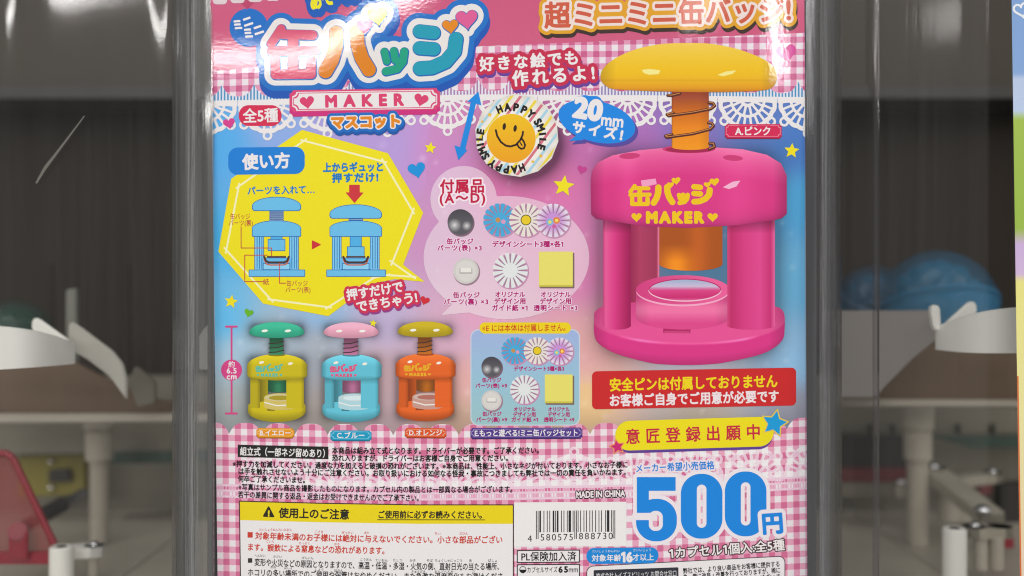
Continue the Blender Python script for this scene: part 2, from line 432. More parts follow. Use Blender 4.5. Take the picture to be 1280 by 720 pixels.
# ---- top pink band
def band_low(X): return np.interp(X, [255, 600, 1012], [90, 58, 41])
Part('top_band', card).shape(lambda X, Y: Y - band_low(X), (258, -66, 1012, 100), vgrad([(-60, (196, 84, 126)), (40, (203, 90, 130)), (90, (206, 96, 135))]), 2, 2, edge=True).done()

# ---- gingham cloth prints
PW, PM, PD = (226, 219, 223), (224, 160, 188), (208, 108, 150)
def gingham(part, region, bbox, warp, per, layer, cols, step=0.75):
    def kind(fx, fy):
        def f(X, Y):
            x, y = warp(X, Y)
            sx = np.abs((x / per) % 1 - 0.5) * per - per / 4; sy = np.abs((y / per) % 1 - 0.5) * per - per / 4
            return np.maximum(np.maximum(sx * fx, sy * fy), region(X, Y))
        return f
    part.shape(region, bbox, cols[0], layer, step, edge=True)
    part.shape(kind(1, -1), bbox, cols[1], layer + 1, step, edge=True)
    part.shape(kind(-1, 1), bbox, cols[1], layer + 1, step, edge=True)
    part.shape(kind(1, 1), bbox, cols[2], layer + 1, step, edge=True)
g = Part('gingham_valance', card)
tw = lambda X, Y: (X + 1.5, Y - np.interp(X, [260, 480, 640, 1010], [8, 2, 0, 0.5]) - (X - 600) * -0.012)
scal_t = lambda X: np.abs(((X - 297.5) / 40 + 0.5) % 1 - 0.5)        # 0 at the middle of a scallop, 0.5 at a cusp
LACE = lambda X: np.interp(X, [262, 330, 450, 600, 800, 1010], [128.5, 127, 123.5, 120.5, 121.5, 124])
pinkish = np.array([(222, 214, 221), (218, 148, 185), (200, 85, 140)])
gingham(g, lambda X, Y: np.maximum(band_low(X) - Y, Y - LACE(X)), (258, 38, 1012, 131), tw, 15.4, 4, [(222, 214, 221), (217, 148, 183), (200, 96, 144)])
g.done()
g = Part('striped_ruffle', card)
def ruff(X, Y):
    s = scal_t(X); top = LACE(X) - 7.2 - 15 * np.clip(s / 0.5, 0, 1) ** 3.0
    return np.maximum(top - Y, Y - LACE(X))
def ruffcol(x, y):
    t = np.clip(1 - np.abs(x - 640) / 300, 0, 1); return mixc((80, 140, 185), (188, 118, 165), t)
g.shape(ruff, (258, 98, 1012, 131), (214, 214, 226), 6, 0.8, edge=True)
g.shape(A(ruff, lambda X, Y: np.abs((X / 4.1) % 1 - 0.5) * 4.1 - 1.0), (258, 98, 1012, 131), ruffcol, 7, 0.6, edge=True)
g.done()

# ---- lace doily trim
def doily(cx, flip=1):
    def f(X, Y):
        top = LACE(X) if flip > 0 else 606
        x = X - cx; y = (Y - top) * flip
        r = np.hypot(x, y * 0.94); th = np.degrees(np.arctan2(x, np.maximum(y, 1e-3)))
        d = np.abs(r - 8.2) - 2.0
        d = np.minimum(d, np.abs(r - 21) - 1.7)
        d = np.minimum(d, np.abs(r - 34 - 1.2 * np.abs(np.sin(np.radians(th * 9)))) - 2.7)
        def spokes(n, w): return np.abs(((th / n) % 1) - 0.5) * n * np.pi / 180 * np.maximum(r, 1) - w
        d = np.minimum(d, np.maximum.reduce([spokes(25.7, 1.5), r - 21, 8 - r]))
        d = np.minimum(d, np.maximum.reduce([spokes(15, 1.45), r - 35, 21 - r]))
        for a in (-48, 0, 48):
            lx, ly = 39.5 * math.sin(math.radians(a)), 40 * math.cos(math.radians(a)) / 0.94
            d = np.minimum(d, np.abs(np.hypot(x - lx, y - ly) - 4.6) - 1.5)
        d = np.minimum(d, np.abs(y - 0.5) - 4.2)
        return np.maximum(d, np.maximum(-y - 2.5, np.abs(x) - 37.3))
    return f
g = Part('lace_trim', card)
for k in range(-4, 7):
    cx = 559.5 + 75 * k
    g.shape(doily(cx), (cx - 38, 114, cx + 38, 177), WHITE, 8, 0.5, edge=True)
g.done()

# ---- lower gingham with scalloped top
def lowg(X): return np.interp(X, [262, 298, 416, 540, 640, 784, 880, 1010], [-1, 0, 2.5, 3.2, 2.5, 0, -4, -11])
scal_b = lambda X: np.abs(((X - 286.5) / 41) % 1 - 0.5)               # 0.5 at a valley
def lowreg(X, Y): return 528.5 + 14 * np.clip(scal_b(X) / 0.5, 0, 1) ** 3.2 + lowg(X) * 0.6 - Y
g = Part('gingham_cloth', card)
gingham(g, lowreg, (258, 520, 1012, 790), lambda X, Y: (X + 4.5 + (Y - 600) * -0.008, Y - lowg(X) + 2.5), 15.5, 2, [PW, PM, PD])
g.done()
g = Part('lower_lace', card)
def low_lace(X, Y):
    D = np.full(X.shape, 9.0)
    for k in range(-4, 7):
        cx = 642.7 + 75 * k; sh = float(lowg(np.array(cx))); m = np.abs(X - cx) < 38
        if m.any(): D[m] = doily(cx, -1)(X[m], Y[m] - sh) - 0.35
    return D
gwarp = lambda X, Y: (X + 4.5 + (Y - 600) * -0.008, Y - lowg(X) + 2.5)
gingham(g, low_lace, (258, 545, 1012, 618), gwarp, 15.5, 4.5, [(230, 226, 228), (228, 208, 219), (226, 190, 210)], 0.6)
fr = lambda X, Y: np.maximum.reduce([605.5 + lowg(X) - Y, Y - 623 - lowg(X)])
g.shape(A(fr, lambda X, Y: np.abs((X / 3.9) % 1 - 0.5) * 3.9 - 0.75), (258, 590, 1012, 632), (226, 176, 203), 5.9, 0.6, edge=True)
for yy in (607, 613.5, 621): g.shape(lambda X, Y: np.abs(Y - yy - lowg(X)) - 1.3, (258, 590, 1012, 632), (227, 196, 214), 6.0, 0.6, edge=True)
g.done()

# ---- header lettering
def cap(p, r): return seg(p, r)
t_can = U(cap([(351.5, 36), (339, 55)], 5.4), cap([(354, 43), (391, 44)], 5.9), cap([(339.5, 64.2), (394.5, 63.4)], 6.0), cap([(366.5, 44), (366.5, 92)], 6.6),
          cap([(344, 66), (344.5, 93)], 5.8), cap([(344.5, 93), (389, 92.6)], 6.0), cap([(389, 76), (389, 92)], 6.0))
t_ba = U(cap([(420.5, 41), (420, 58), (415, 75), (407, 89)], 8.8), cap([(446, 40), (447, 56), (452, 72), (461, 87)], 8.8))
t_tsu = U(cap([(480.5, 64.5), (483.5, 76.5)], 4.5), cap([(492.2, 63.8), (494.2, 75)], 4.7), cap([(505.3, 64.5), (503.6, 77), (496.5, 86), (482.5, 89.3)], 4.9))
t_ji = U(cap([(524.5, 39), (542, 41)], 8.2), cap([(524.5, 60), (542, 61.3)], 8.2), cap([(570, 49), (568, 64), (557, 77), (540, 84.5), (525, 85.5)], 8.6))
h_list = [(heart(456, 33, 20, -6), (217, 90, 150)), (heart(472, 20, 25, -8), (238, 222, 40)), (heart(563, 32.5, 20, -6), (226, 135, 48)), (heart(583.5, 23.5, 27, -6), (217, 92, 152))]
ttl = U(t_can, t_ba, t_tsu, t_ji, *[h[0] for h in h_list])
g = Part('title_outline', card)
B = (320, -20, 625, 135)
g.shape(U(grow(ttl, 15.2, 1, 9), grow(ttl, 14.5, 0, 5)), B, (46, 84, 170), 10, 0.8)
g.shape(grow(ttl, 14.6), B, (50, 108, 186), 11, 0.8)
g.shape(grow(ttl, 8.0), B, (218, 214, 213), 12, 0.8)
g.shape(grow(ttl, 1.1, 0.4, 0.6), B, (40, 100, 172), 13, 0.6)
g.done()
g = Part('title_lettering', card, label='big rounded pink, orange, green and teal title letters')
for f, c, b in ((t_can, (216, 84, 120), (328, 25, 402, 104)), (t_ba, (222, 130, 46), (394, 28, 474, 104)), (t_tsu, (38, 152, 122), (472, 54, 514, 98)), (t_ji, (48, 148, 172), (512, 26, 584, 98))):
    g.shape(f, b, c, 14, 0.6)
g.done()
g = Part('title_hearts', card)
for f, c in h_list: g.shape(f, (440, 2, 605, 52), c, 14.3, 0.6)
g.done()
g = Part('round_badge', card)
g.shape(circ(311, 34.5, 24), (284, 8, 338, 62), (44, 106, 186), 9.0, 0.6)
write(g, 'ミニ', 291, 33, 316, 24.5, 14, WHITE, 13.6, 0.05); write(g, 'ミニ', 304, 43.5, 329.5, 35, 14, WHITE, 13.8, 0.05)
g.done()
g = Part('cropped_lettering', card, label='yellow letters with blue edge cut off by the top edge')
write(g, 'あそべる', 386, 3, 447, -16, 22, (236, 222, 40), 9.6, 0.06, outlines=[(5.5, (44, 88, 172), 0.5, 2, 9.3)])
g.shape(heart(309, 1, 22), (290, -12, 328, 14), (184, 64, 108), 9.2, 0.6)
for k in range(4):
    g.shape(rbox(266 + k * 22, -14, 284 + k * 22, 5.5 - k * 1.4, 5), (258, -16, 360, 10), (206, 190, 196), 9.4 + k * 0.05, 0.6, edge=True)
g.done()
g = Part('subtitle_lettering', card)
f = text('超ミニミニ缶バッジ!', 680, 19, 990, 11, 32)
b = (668, -14, 1002, 48)
g.shape(grow(f, 8.2, 1.5, 5), b, (62, 48, 44), 9.1, 0.8); g.shape(grow(f, 8.4), b, (222, 158, 62), 9.5, 0.8)
g.shape(grow(f, 4.2), b, (224, 208, 204), 9.8, 0.6); g.shape(grow(f, 1.0), b, (204, 92, 72), 10.1, 0.5); g.done()

plate = lambda x0, y0, x1, y1, c, t: cut(rbox(x0, y0, x1, y1, 1, t), U(*[circ(x, y + t * (x - (x0 + x1) / 2), c) for x in (x0, x1) for y in (y0, y1)]))
g = Part('maker_plate', card)
g.shape(plate(362, 112.5, 550, 144.5, 4, -0.016), (358, 104, 556, 152), (206, 52, 132), 16, 0.6)
g.shape(plate(362, 111.5, 550, 138.5, 4, -0.016), (358, 104, 556, 152), (217, 70, 122), 16.4, 0.6)
g.shape(plate(365.5, 113.7, 546.5, 137.3, 5, -0.016), (358, 104, 556, 152), (224, 214, 218), 16.8, 0.6)
g.shape(plate(366.6, 114.8, 545.4, 136.2, 5.6, -0.016), (358, 104, 556, 152), (214, 74, 126), 17.2, 0.5)
g.shape(plate(367.6, 115.8, 544.4, 135.2, 6.2, -0.016), (358, 104, 556, 152), (222, 217, 218), 17.6, 0.5)
g.shape(heart(384, 127.5, 18, -8), (372, 116, 396, 140), (217, 66, 116), 18, 0.5); g.shape(heart(526.5, 124.5, 18, 12), (514, 112, 540, 138), (217, 66, 116), 18, 0.5)
write(g, 'MAKER', 402, 126.5, 508, 124, 14.5, (217, 66, 116), 18, 0.06)
g.done()
g = Part('mascot_lettering', card)
write(g, 'マスコット', 413, 153, 502, 151, 16, (226, 134, 48), 20, 0.07, outlines=[(6, (36, 84, 160), 0.5, 2.5, 18.4), (5, (40, 104, 182), 0, 0, 18.8), (1.6, (222, 216, 214), 0, 0, 19.3)])
g.done()
g = Part('count_tag', card)
g.shape(rbox(298.5, 131.5, 352, 157.5, 12.5), (294, 126, 356, 162), (214, 48, 88), 10, 0.5); write(g, '全5種', 303.5, 144.8, 348, 143.6, 17.5, WHITE, 11, 0.022)
g.done()
g = Part('slogan_lettering', card)
CR, PU = (198, 48, 84), (116, 62, 146)
write(g, '好きな絵でも', 598, 80.5, 725, 71.5, 17.5, WHITE, 13, 0.034, outlines=[(4.4, PU, 1.5, 4, 10), (4.6, CR, 0, 0, 12)])
write(g, '作れるよ!', 638, 98.5, 746, 90, 19, WHITE, 13.4, 0.036, outlines=[(4.4, PU, 1.5, 4, 10.4), (4.6, CR, 0, 0, 12.4)])
g.done()

# ---- small hearts and stars scattered over the print
g = Part('scattered_hearts', card)
for x, y, w, r, c in ((286.5, 154, 15, -12, (214, 66, 150)), (521, 212, 22, -12, (28, 140, 208)), (531, 375.5, 12, 18, (212, 48, 62)), (311, 391, 11.5, 15, (104, 178, 60)),
                      (727.5, 212, 12, 14, (196, 68, 150)), (983, 66, 25, -12, (212, 72, 158))):
    g.shape(heart(x, y, w, r), (x - w, y - w, x + w, y + w), c, 12, 0.5)
g.done()
g = Part('scattered_stars', card)
for x, y, r, ro in ((538, 185, 8, 8), (289, 377, 9, 10), (704.5, 232.5, 14, 8), (989.5, 188.5, 10, 5), (466.5, 404, 5, 10)):
    g.shape(star(x, y, r, ro), (x - r - 2, y - r - 2, x + r + 2, y + r + 2), (240, 222, 52), 12, 0.5)
g.done()

# ---- double-headed size arrow, badge picture and size bubble
Part('size_arrow', card).shape(poly([(598, 114.5), (601.8, 132), (595, 129.6), (581.8, 186), (584, 188), (573, 200.3), (568, 181.6), (575, 184), (588.6, 127.4), (584, 127.4)]), (562, 110, 606, 204), (16, 132, 212), 12, 0.5).done()
bp = Part('badge_picture', card)
ang = np.radians(np.arange(14) * 360 / 14 + 8)
disc = poly(np.stack([646 + 52.5 * np.cos(ang), 169.3 + 52 * np.sin(ang)], -1))
def disccol(x, y):
    d = np.hypot(x - 646, y - 169); sh = np.clip((d - 36) / 26, 0, 1)
    fac = 0.5 + 0.5 * np.cos(np.arctan2(y - 169, x - 646) * 14)
    return np.array((228, 224, 218.0))[None] - (sh * (14 + 26 * fac))[:, None]
bp.shape(disc, (590, 114, 702, 224), disccol, 10, 1.2)
for k, c in enumerate([(232, 208, 96), (208, 112, 134), (160, 198, 216)] * 5):
    off = -62 + k * 9.2
    sl = A(grow(disc, -1.5), lambda X, Y, o=off: np.abs((X - 646) * 0.80 + (Y - 169) * 0.60 - o) - 1.7, lambda X, Y: 31 - np.hypot(X - 639, Y - 173))
    bp.shape(sl, (590, 114, 702, 224), c, 11 + k * 0.02, 0.5)
bpo = bp.done()
g = Part('smile_face', bpo)
g.shape(circ(639, 173, 30.6), (606, 140, 672, 206), lambda x, y: mixc((240, 190, 40), (236, 160, 34), np.clip((y - 145) / 60, 0, 1)), 12, 1.2)
g.shape(ell(630.3, 158.2, 2.1, 4.4, 8), (626, 152, 635, 164), (48, 36, 30), 13, 0.35); g.shape(ell(643.9, 160.6, 2.1, 4.3, 8), (640, 154, 648, 167), (48, 36, 30), 13, 0.35)
g.shape(seg([(619.8, 162.8), (621.5, 170), (626, 177.5), (632, 182), (638, 183.2), (645, 181), (650.5, 175), (653.2, 169), (653.8, 164.8)], 1.25), (615, 158, 658, 187), (48, 36, 30), 13, 0.35)
g.shape(seg([(646.5, 180.5), (648.5, 184), (651.5, 186.2), (655, 185.3), (656.4, 181.5), (654.6, 176.8), (652, 173)], 1.15), (643, 168, 660, 190), (48, 36, 30), 13, 0.35)
g.shape(seg([(650.5, 178.5), (652.4, 181.8)], 0.8), (648, 175, 656, 185), (48, 36, 30), 13, 0.35)
g.done()
g = Part('badge_lettering', bpo)
def arc_text(s, cx, cy, r, a0, a1, H):
    for i, ch in enumerate(s):
        a = math.radians(a0 + (a1 - a0) * i / (len(s) - 1)); x, y = cx + r * math.cos(a), cy + r * math.sin(a)
        w = H * (0.52 if ch == 'I' else 0.92 if ch == 'M' else 0.78); tx, ty = -math.sin(a) * w / 2, math.cos(a) * w / 2
        write(g, ch, x - tx, y - ty, x + tx, y + ty, H, (36, 30, 30), 13 + i * 0.02, 0.06)
arc_text('HAPPY', 639, 173, 39.5, -112, -51, 9.5); arc_text('SMILE', 639, 173, 39.5, -32, 16, 9.5)
arc_text('HAPPY', 639, 173, 39.5, 70, 127, 9.5); arc_text('SMILE', 639, 173, 39.5, 145, 192, 9.5)
for x, y, r in ((612, 143.5, 3.4), (603, 152, 2.4), (676, 195, 3.2), (666, 202, 2.6)): g.shape(star(x, y, r, 12), (x - 5, y - 5, x + 5, y + 5), (236, 184, 60), 12.8, 0.35)
g.done()
g = Part('size_bubble', card)
bub = U(ell(746, 152, 49, 25.5, 14), poly([(722, 168), (711, 176.5), (730, 175)]), circ(731, 133, 14), rbox(717, 120, 753, 145, 9))
g.shape(grow(bub, 0, 3.5, 4), (694, 112, 806, 192), (92, 72, 152), 12, 0.6); g.shape(bub, (694, 112, 806, 190), (14, 130, 214), 13, 0.6)
write(g, '20', 717.5, 132.5, 753, 138.5, 25, WHITE, 14, 0.065); write(g, 'mm', 751, 148.5, 780, 151.5, 15.5, WHITE, 14, 0.03)
write(g, 'サイズ!', 713.5, 157.5, 781, 169, 15, WHITE, 14.4, 0.05)
g.done()

# ---- how-to bubble with the two diagrams
hb = [(377.5, 162.3), (485, 191.5), (529, 266), (504, 331), (531, 352.3), (493, 349), (465, 354.5), (410.5, 395.3), (329, 379.5), (273, 314.5), (289, 223.5)]
BLU, DBL, LBL = (6, 118, 184), (24, 92, 160), (112, 180, 222)
g = Part('how_to_bubble', card)
g.shape(poly(hb), (268, 158, 536, 400), (240, 222, 30), 9.0, 0.75, edge=True)
wl = [(380, 176), (479.5, 202), (516, 264), (490.5, 328), (516, 346), (483.5, 343.8), (468, 347), (410.5, 384), (338.6, 374.5), (283, 312.5), (298.5, 233)]
for a, b in zip(wl, wl[1:] + wl[:1]):
    a, b = np.array(a), np.array(b); d = (b - a) / np.hypot(*(b - a))
    g.shape(seg([a - d * 3.5, b + d * 3.5], 1.15), (268, 158, 536, 400), (236, 230, 196), 9.6 + 0.03 * len(g.P), 0.5)
g.done()
g = Part('how_to_tag', card)
g.shape(rbox(285.5, 184, 381, 218, 12, -0.012), (282, 180, 385, 222), (20, 122, 202), 11, 0.6); write(g, '使い方', 303, 202.5, 363, 200, 19, WHITE, 12, 0.038)
g.done()
g = Part('diagram_lettering', card)
write(g, 'パーツを入れて…', 309, 238.5, 394, 236.5, 10.5, BLU, 11, 0.03); write(g, '上からギュッと', 403.5, 209.3, 480, 208.3, 11.5, BLU, 11, 0.05)
write(g, '押すだけ!', 414.5, 222.5, 474, 221.3, 11.5, BLU, 11, 0.05)
RL = (196, 74, 70)
write(g, '缶バッジ', 287.5, 270.5, 313, 270.5, 7.5, RL, 14, 0.004); write(g, 'パーツ(裏)', 285.5, 278.5, 316.5, 278.5, 7.5, RL, 14, 0.004)
write(g, '紙', 328.8, 352.3, 336.5, 352.3, 7.5, RL, 14, 0.004); write(g, '缶バッジ', 358, 354, 385, 354, 7.5, RL, 14, 0.004); write(g, 'パーツ(表)', 356.5, 362, 388.5, 362, 7.5, RL, 14, 0.004)
for pl in ([(301.5, 283.5), (301.5, 310), (339.5, 310), (339.5, 320)], [(329, 352), (306, 352), (306, 319), (334, 319)], [(357, 354), (349.5, 354), (349.5, 329)]):
    g.shape(seg(pl, 0.5), (284, 262, 392, 368), RL, 15 + 0.02 * len(g.P), 0.4)
g.shape(poly([(390.5, 301), (400.5, 305.8), (390.5, 311)], 0.6), (386, 298, 404, 314), (206, 52, 62), 11, 0.4)
g.shape(poly([(436.5, 231), (449.8, 231), (449.8, 240.5), (454.8, 240.5), (443.2, 254), (431.8, 240.5), (436.5, 240.5)]), (428, 228, 458, 257), (206, 56, 66), 11, 0.5)
g.done()
def diagram(x0, x1, captop, capbot, plung, sp):
    """outline drawing of the press in cross-section"""
    g = Part('press_diagram', card); cx = (x0 + x1) / 2
    def box(a, b, c, d, col=LBL, r=0.6, ly=11):
        z = 0.02 * len(g.P)
        g.shape(rbox(a, b, c, d, r), bb(a, b, c, d), DBL, ly + z, 0.45); g.shape(rbox(a + .8, b + .8, c - .8, d - .8, max(r - .6, 0)), bb(a, b, c, d), col, ly + z + 0.3, 0.45)
    for k in range(sp): box(cx - 9, capbot + k * 2.6, cx + 9, capbot + k * 2.6 + 2.4, (160, 176, 196))
    dome = lambda o: A(ell(cx, capbot - 1, (x1 - x0) / 2 - o, capbot - captop - o), lambda X, Y: Y - capbot + o)
    d2 = lambda o: U(A(ell(cx, capbot - 6, (x1 - x0) / 2 - o, capbot - 6 - captop - o), lambda X, Y: Y - capbot + 6), rbox(x0 + o, capbot - 9 + o, x1 - o, capbot - o, 4))
    g.shape(d2(0), bb(x0, captop, x1, capbot), DBL, 12.5, 0.45); g.shape(d2(0.8), bb(x0, captop, x1, capbot), LBL, 12.9, 0.45)
    y0 = 275.5
    for a, b in ((x0 + 3, x0 + 15), (x1 - 15, x1 - 3)):
        box(a, 294, b, 338, (128, 192, 230))
        for q in (3, 6, 9): g.shape(rbox(a + q, 296, a + q + 0.9, 336), bb(a, 294, b, 338), DBL, 12.6, 0.45)
    box(cx - 7.5, 294, cx + 7.5, plung - 8, (92, 168, 218)); box(cx - 11, plung - 15, cx + 11, plung, LBL, 0.5, 11.6)
    box(cx - 20, 322, cx + 20, 337.5, (110, 176, 222)); box(cx - 17, 329, cx + 17, 337.5, (140, 200, 236), 0.4, 12.2)
    b2 = U(rbox(x0, y0 + 8, x1, 296, 1.5), A(ell(cx, y0 + 10, (x1 - x0) / 2, 10), lambda X, Y: Y - y0 - 10))
    b3 = U(rbox(x0 + .8, y0 + 8, x1 - .8, 295.2, 1), A(ell(cx, y0 + 10, (x1 - x0) / 2 - .8, 9.2), lambda X, Y: Y - y0 - 10))
    g.shape(b2, bb(x0, y0, x1, 297), DBL, 12.5, 0.45); g.shape(b3, bb(x0, y0, x1, 297), LBL, 12.9, 0.45)
    box(x0 - 4, 337, x1 + 5, 346, LBL, 0.6, 12.8)
    for dy, c, r in ((0, (72, 52, 46), 1.25), (3.2, (196, 96, 70), 0.8)):
        g.shape(seg([(cx - 15.5, 321 + dy), (cx - 13, 326.5 + dy), (cx - 9, 328 + dy), (cx + 9, 328 + dy), (cx + 13, 326.5 + dy), (cx + 15.5, 321 + dy)], r), (cx - 20, 316, cx + 20, 336), c, 14 - 0.1 * dy, 0.4)
    g.shape(rbox(cx - 12, 320, cx + 12, 322, 0.6), (cx - 14, 317, cx + 14, 324), (88, 66, 60), 13.5, 0.4)
    return g.done()
diagram(315, 376.5, 246, 263.8, 313.8, 5); diagram(412, 477.5, 255.5, 273.4, 323, 1)
g = Part('push_slogan_lettering', card)
write(g, '押すだけで', 433, 369, 504, 357.5, 14, WHITE, 15, 0.035, outlines=[(3.2, (150, 62, 140), 1.2, 2.6, 12), (3.2, (208, 54, 88), 0, 0, 13.6)])
write(g, 'できちゃう!', 445, 383.5, 522, 371, 14, WHITE, 15.4, 0.035, outlines=[(3.2, (150, 62, 140), 1.2, 2.6, 12.4), (3.2, (208, 54, 88), 0, 0, 14)])
g.done()

# ---- accessory pictures
g = Part('accessory_bubble', card)
g.shape(U(circ(579.5, 249, 41.5), ell(633, 322, 103.5, 77), poly([(572, 374), (551, 394), (604, 389)])), (526, 204, 742, 402), lambda x, y: bgcol(x, y) * 0.42 + np.array([226, 214, 222]) * 0.58, 8, 1.5); g.done()
g = Part('accessory_lettering', card)
RD, PK = (196, 30, 74), (178, 36, 116)
write(g, '付属品', 549.5, 233, 606, 232, 17, RD, 12, 0.03, outlines=[(2.2, (232, 216, 228), 0, 0, 11)], res=64); write(g, '(A～D)', 548, 247.5, 608, 246.5, 15, RD, 12.3, 0.035, outlines=[(2.2, (232, 216, 228), 0, 0, 11.3)])
def small(part, s, x0, x1, y, H=7.4, lay=12, dy=0): write(part, s, x0, y, x1, y + dy, H, PK, lay, 0.036, outlines=[(0.9, (230, 206, 226), 0, 0, lay - 1)] if H > 6.5 else [])
small(g, '缶バッジ', 558, 592, 301.5); small(g, 'パーツ(表) ×3', 546, 603, 309.8); small(g, 'デザインシート3種×各1', 615, 705, 305, 7.8)
small(g, '缶バッジ', 566, 600, 368.6); small(g, 'パーツ(裏) ×3', 554, 611, 377)
for x, sa in ((637.5, ('オリジナル', 'デザイン用', 'ガイド紙 ×1')), (694.5, ('オリジナル', 'デザイン用', '透明シート ×3'))):
    for i, q in enumerate(sa): w = (19, 20, 23 if x < 650 else 28)[i]; small(g, q, x - w, x + w, 367.8 + i * 8.5)
g.done()
def flower(p, cx, cy, r, col, ly, mid=None):
    n = 16
    def f(X, Y):
        d = np.hypot(X - cx, Y - cy); th = np.degrees(np.arctan2(Y - cy, X - cx))
        s = np.abs(((th / (360 / n)) % 1) - 0.5) * (360 / n) * np.pi / 180 * np.maximum(d, 1e-3)
        return np.maximum(d - r, np.minimum(d - r * 0.42, s - (360 / n / 2 * np.pi / 180 * d - 0.02 * r - 0.085 * (d - r * 0.42))))
    p.shape(circ(cx + 1.2, cy + 1.4, r + 0.4), (cx - r - 3, cy - r - 3, cx + r + 4, cy + r + 4), lambda x, y: mixc((150, 110, 140), (190, 140, 175), np.clip(np.hypot(x - cx, y - cy) / r, 0, 1) ** 4), ly - 0.5, 1.0)
    p.shape(f, (cx - r - 2, cy - r - 2, cx + r + 2, cy + r + 2), col, ly, 0.5)
    for i_, (a, b, rr, c) in enumerate(mid or ()): p.shape(circ(cx + a * r, cy + b * r, rr * r), (cx - r, cy - r, cx + r, cy + r), c, ly + 0.25 + 0.06 * i_, 0.4)
def accessories(tag, k, sheets, metal, pin, guide, sq):
    """k = size of the small pictures: blank can fronts, can backs, design sheets, guide paper and clear sheet"""
    p = Part('design_sheets', card)
    for i, (x, y) in enumerate(sheets):
        col = ((84, 162, 208), (220, 214, 206), lambda X, Y: mixc((196, 140, 204), (216, 206, 224), np.clip((np.hypot(X - x, Y - y) / k - 0.45) * 2.2, 0, 1)))[i]
        mid = ([(-.12, 0, .15, (196, 140, 96)), (.2, .1, .13, (214, 150, 190))], [(0, 0, .32, (70, 60, 40)), (0, 0, .27, (232, 200, 60))], [(-.2, .1, .2, (120, 176, 206)), (.2, 0, .2, (222, 130, 90)), (-.2, .1, .1, (230, 214, 120)), (.2, 0, .1, (240, 214, 130)), (.05, .35, .12, (206, 96, 160))])[i]
        flower(p, x, y, k, col, 10 + i * 0.9, mid)
    p.done()
    p = Part('blank_can_front', card); x, y, r = metal
    p.shape(circ(x + 1, y + 1.6, r + 0.8), (x - r - 3, y - r - 3, x + r + 4, y + r + 4), (120, 96, 112), 9.6, 0.6)
    p.shape(circ(x, y, r), (x - r - 1, y - r - 1, x + r + 1, y + r + 1), lambda X, Y: mixc((206, 204, 206), (88, 86, 92), np.clip(np.minimum(np.hypot(X - x + r * .45, Y - y - r * .25) / (r * .55), np.hypot(X - x - r * .5, Y - y - r * .3) / (r * .4)), 0, 1)) - (np.clip((y - Y) / r, 0, 1) * 18)[:, None], 10, 0.8); p.done()
    p = Part('blank_can_back', card); x, y, r = pin
    p.shape(circ(x + 1, y + 1.4, r + 0.8), (x - r - 3, y - r - 3, x + r + 4, y + r + 4), (150, 124, 140), 9.6, 0.6); p.shape(circ(x, y, r), (x - r - 1, y - r - 1, x + r + 1, y + r + 1), (198, 194, 192), 10, 0.6)
    p.shape(circ(x, y, r * .82), (x - r - 1, y - r - 1, x + r + 1, y + r + 1), (206, 203, 200), 10.4, 0.6)
    p.shape(rbox(x - r * .5, y - r * .22, x + r * .5, y + r * .22, 0.5), (x - r, y - r, x + r, y + r), (176, 172, 170), 10.7, 0.4); p.shape(rbox(x - r * .42, y - r * .24, x + r * .42, y + r * .1, 0.5), (x - r, y - r, x + r, y + r), (222, 219, 214), 11, 0.4); p.done()
    p = Part('guide_paper', card); flower(p, *guide, (214, 218, 218), 10); p.done()
    p = Part('clear_sheet', card); a, b, c, d = sq
    p.shape(rbox(a + 1, b + 1.5, c + 2, d + 2, 1), bb(a, b, c, d, 4), (120, 100, 96), 9.6, 0.6); p.shape(rbox(*sq), bb(*sq), (226, 216, 128), 10, 0.6)
    p.shape(rbox(a, d - 2.2, c, d), bb(*sq), (200, 188, 92), 10.3, 0.6); p.done()
accessories('a', 21, [(625, 275), (657.5, 275), (691.5, 275.5)], (575.4, 277.5, 16), (582.4, 338.7, 16), (637.8, 338, 22), (673.6, 314.5, 716, 358.5))
g = Part('set_panel', card)
g.shape(rbox(588, 411.5, 725, 532, 10), (584, 408, 730, 536), (196, 202, 216), 8, 0.6); g.shape(rbox(589.3, 412.8, 723.7, 530.7, 9), (584, 408, 730, 536), vgrad([(412, (156, 172, 214)), (470, (148, 184, 206)), (531, (150, 188, 192))]), 8.6, 1.5)
g.shape(rbox(599.5, 403, 713.5, 417, 6.6), (596, 400, 717, 420), (240, 210, 34), 10, 0.5); write(g, '※E には本体は付属しません。', 602, 410.2, 712, 409.2, 9, (208, 72, 40), 11, 0.012)
for s_, x0, x1, y in (('デザインシート3種×各3', 642, 705.5, 460.7), ('缶バッジ', 602.5, 626.5, 475), ('パーツ(表) ×9', 594, 634, 482), ('缶バッジ', 603, 627, 517.3), ('パーツ(裏) ×9', 595, 634, 524.3),
                      ('オリジナル', 642, 669.5, 511.5), ('デザイン用', 641, 670, 518), ('ガイド紙 ×1', 639, 673, 524.4), ('オリジナル', 685, 712, 511.5), ('デザイン用', 684.5, 712.5, 518), ('透明シート ×9', 679.5, 718, 524.4)):
    small(g, s_, x0, x1, y, 5.8, 11)
g.done()
accessories('e', 17, [(643.6, 438.4), (671.5, 438.4), (699.3, 439)], (614.4, 458.4, 12.6), (614.4, 500.5, 12.6), (655.4, 486.8, 18), (681, 468, 715.8, 504))

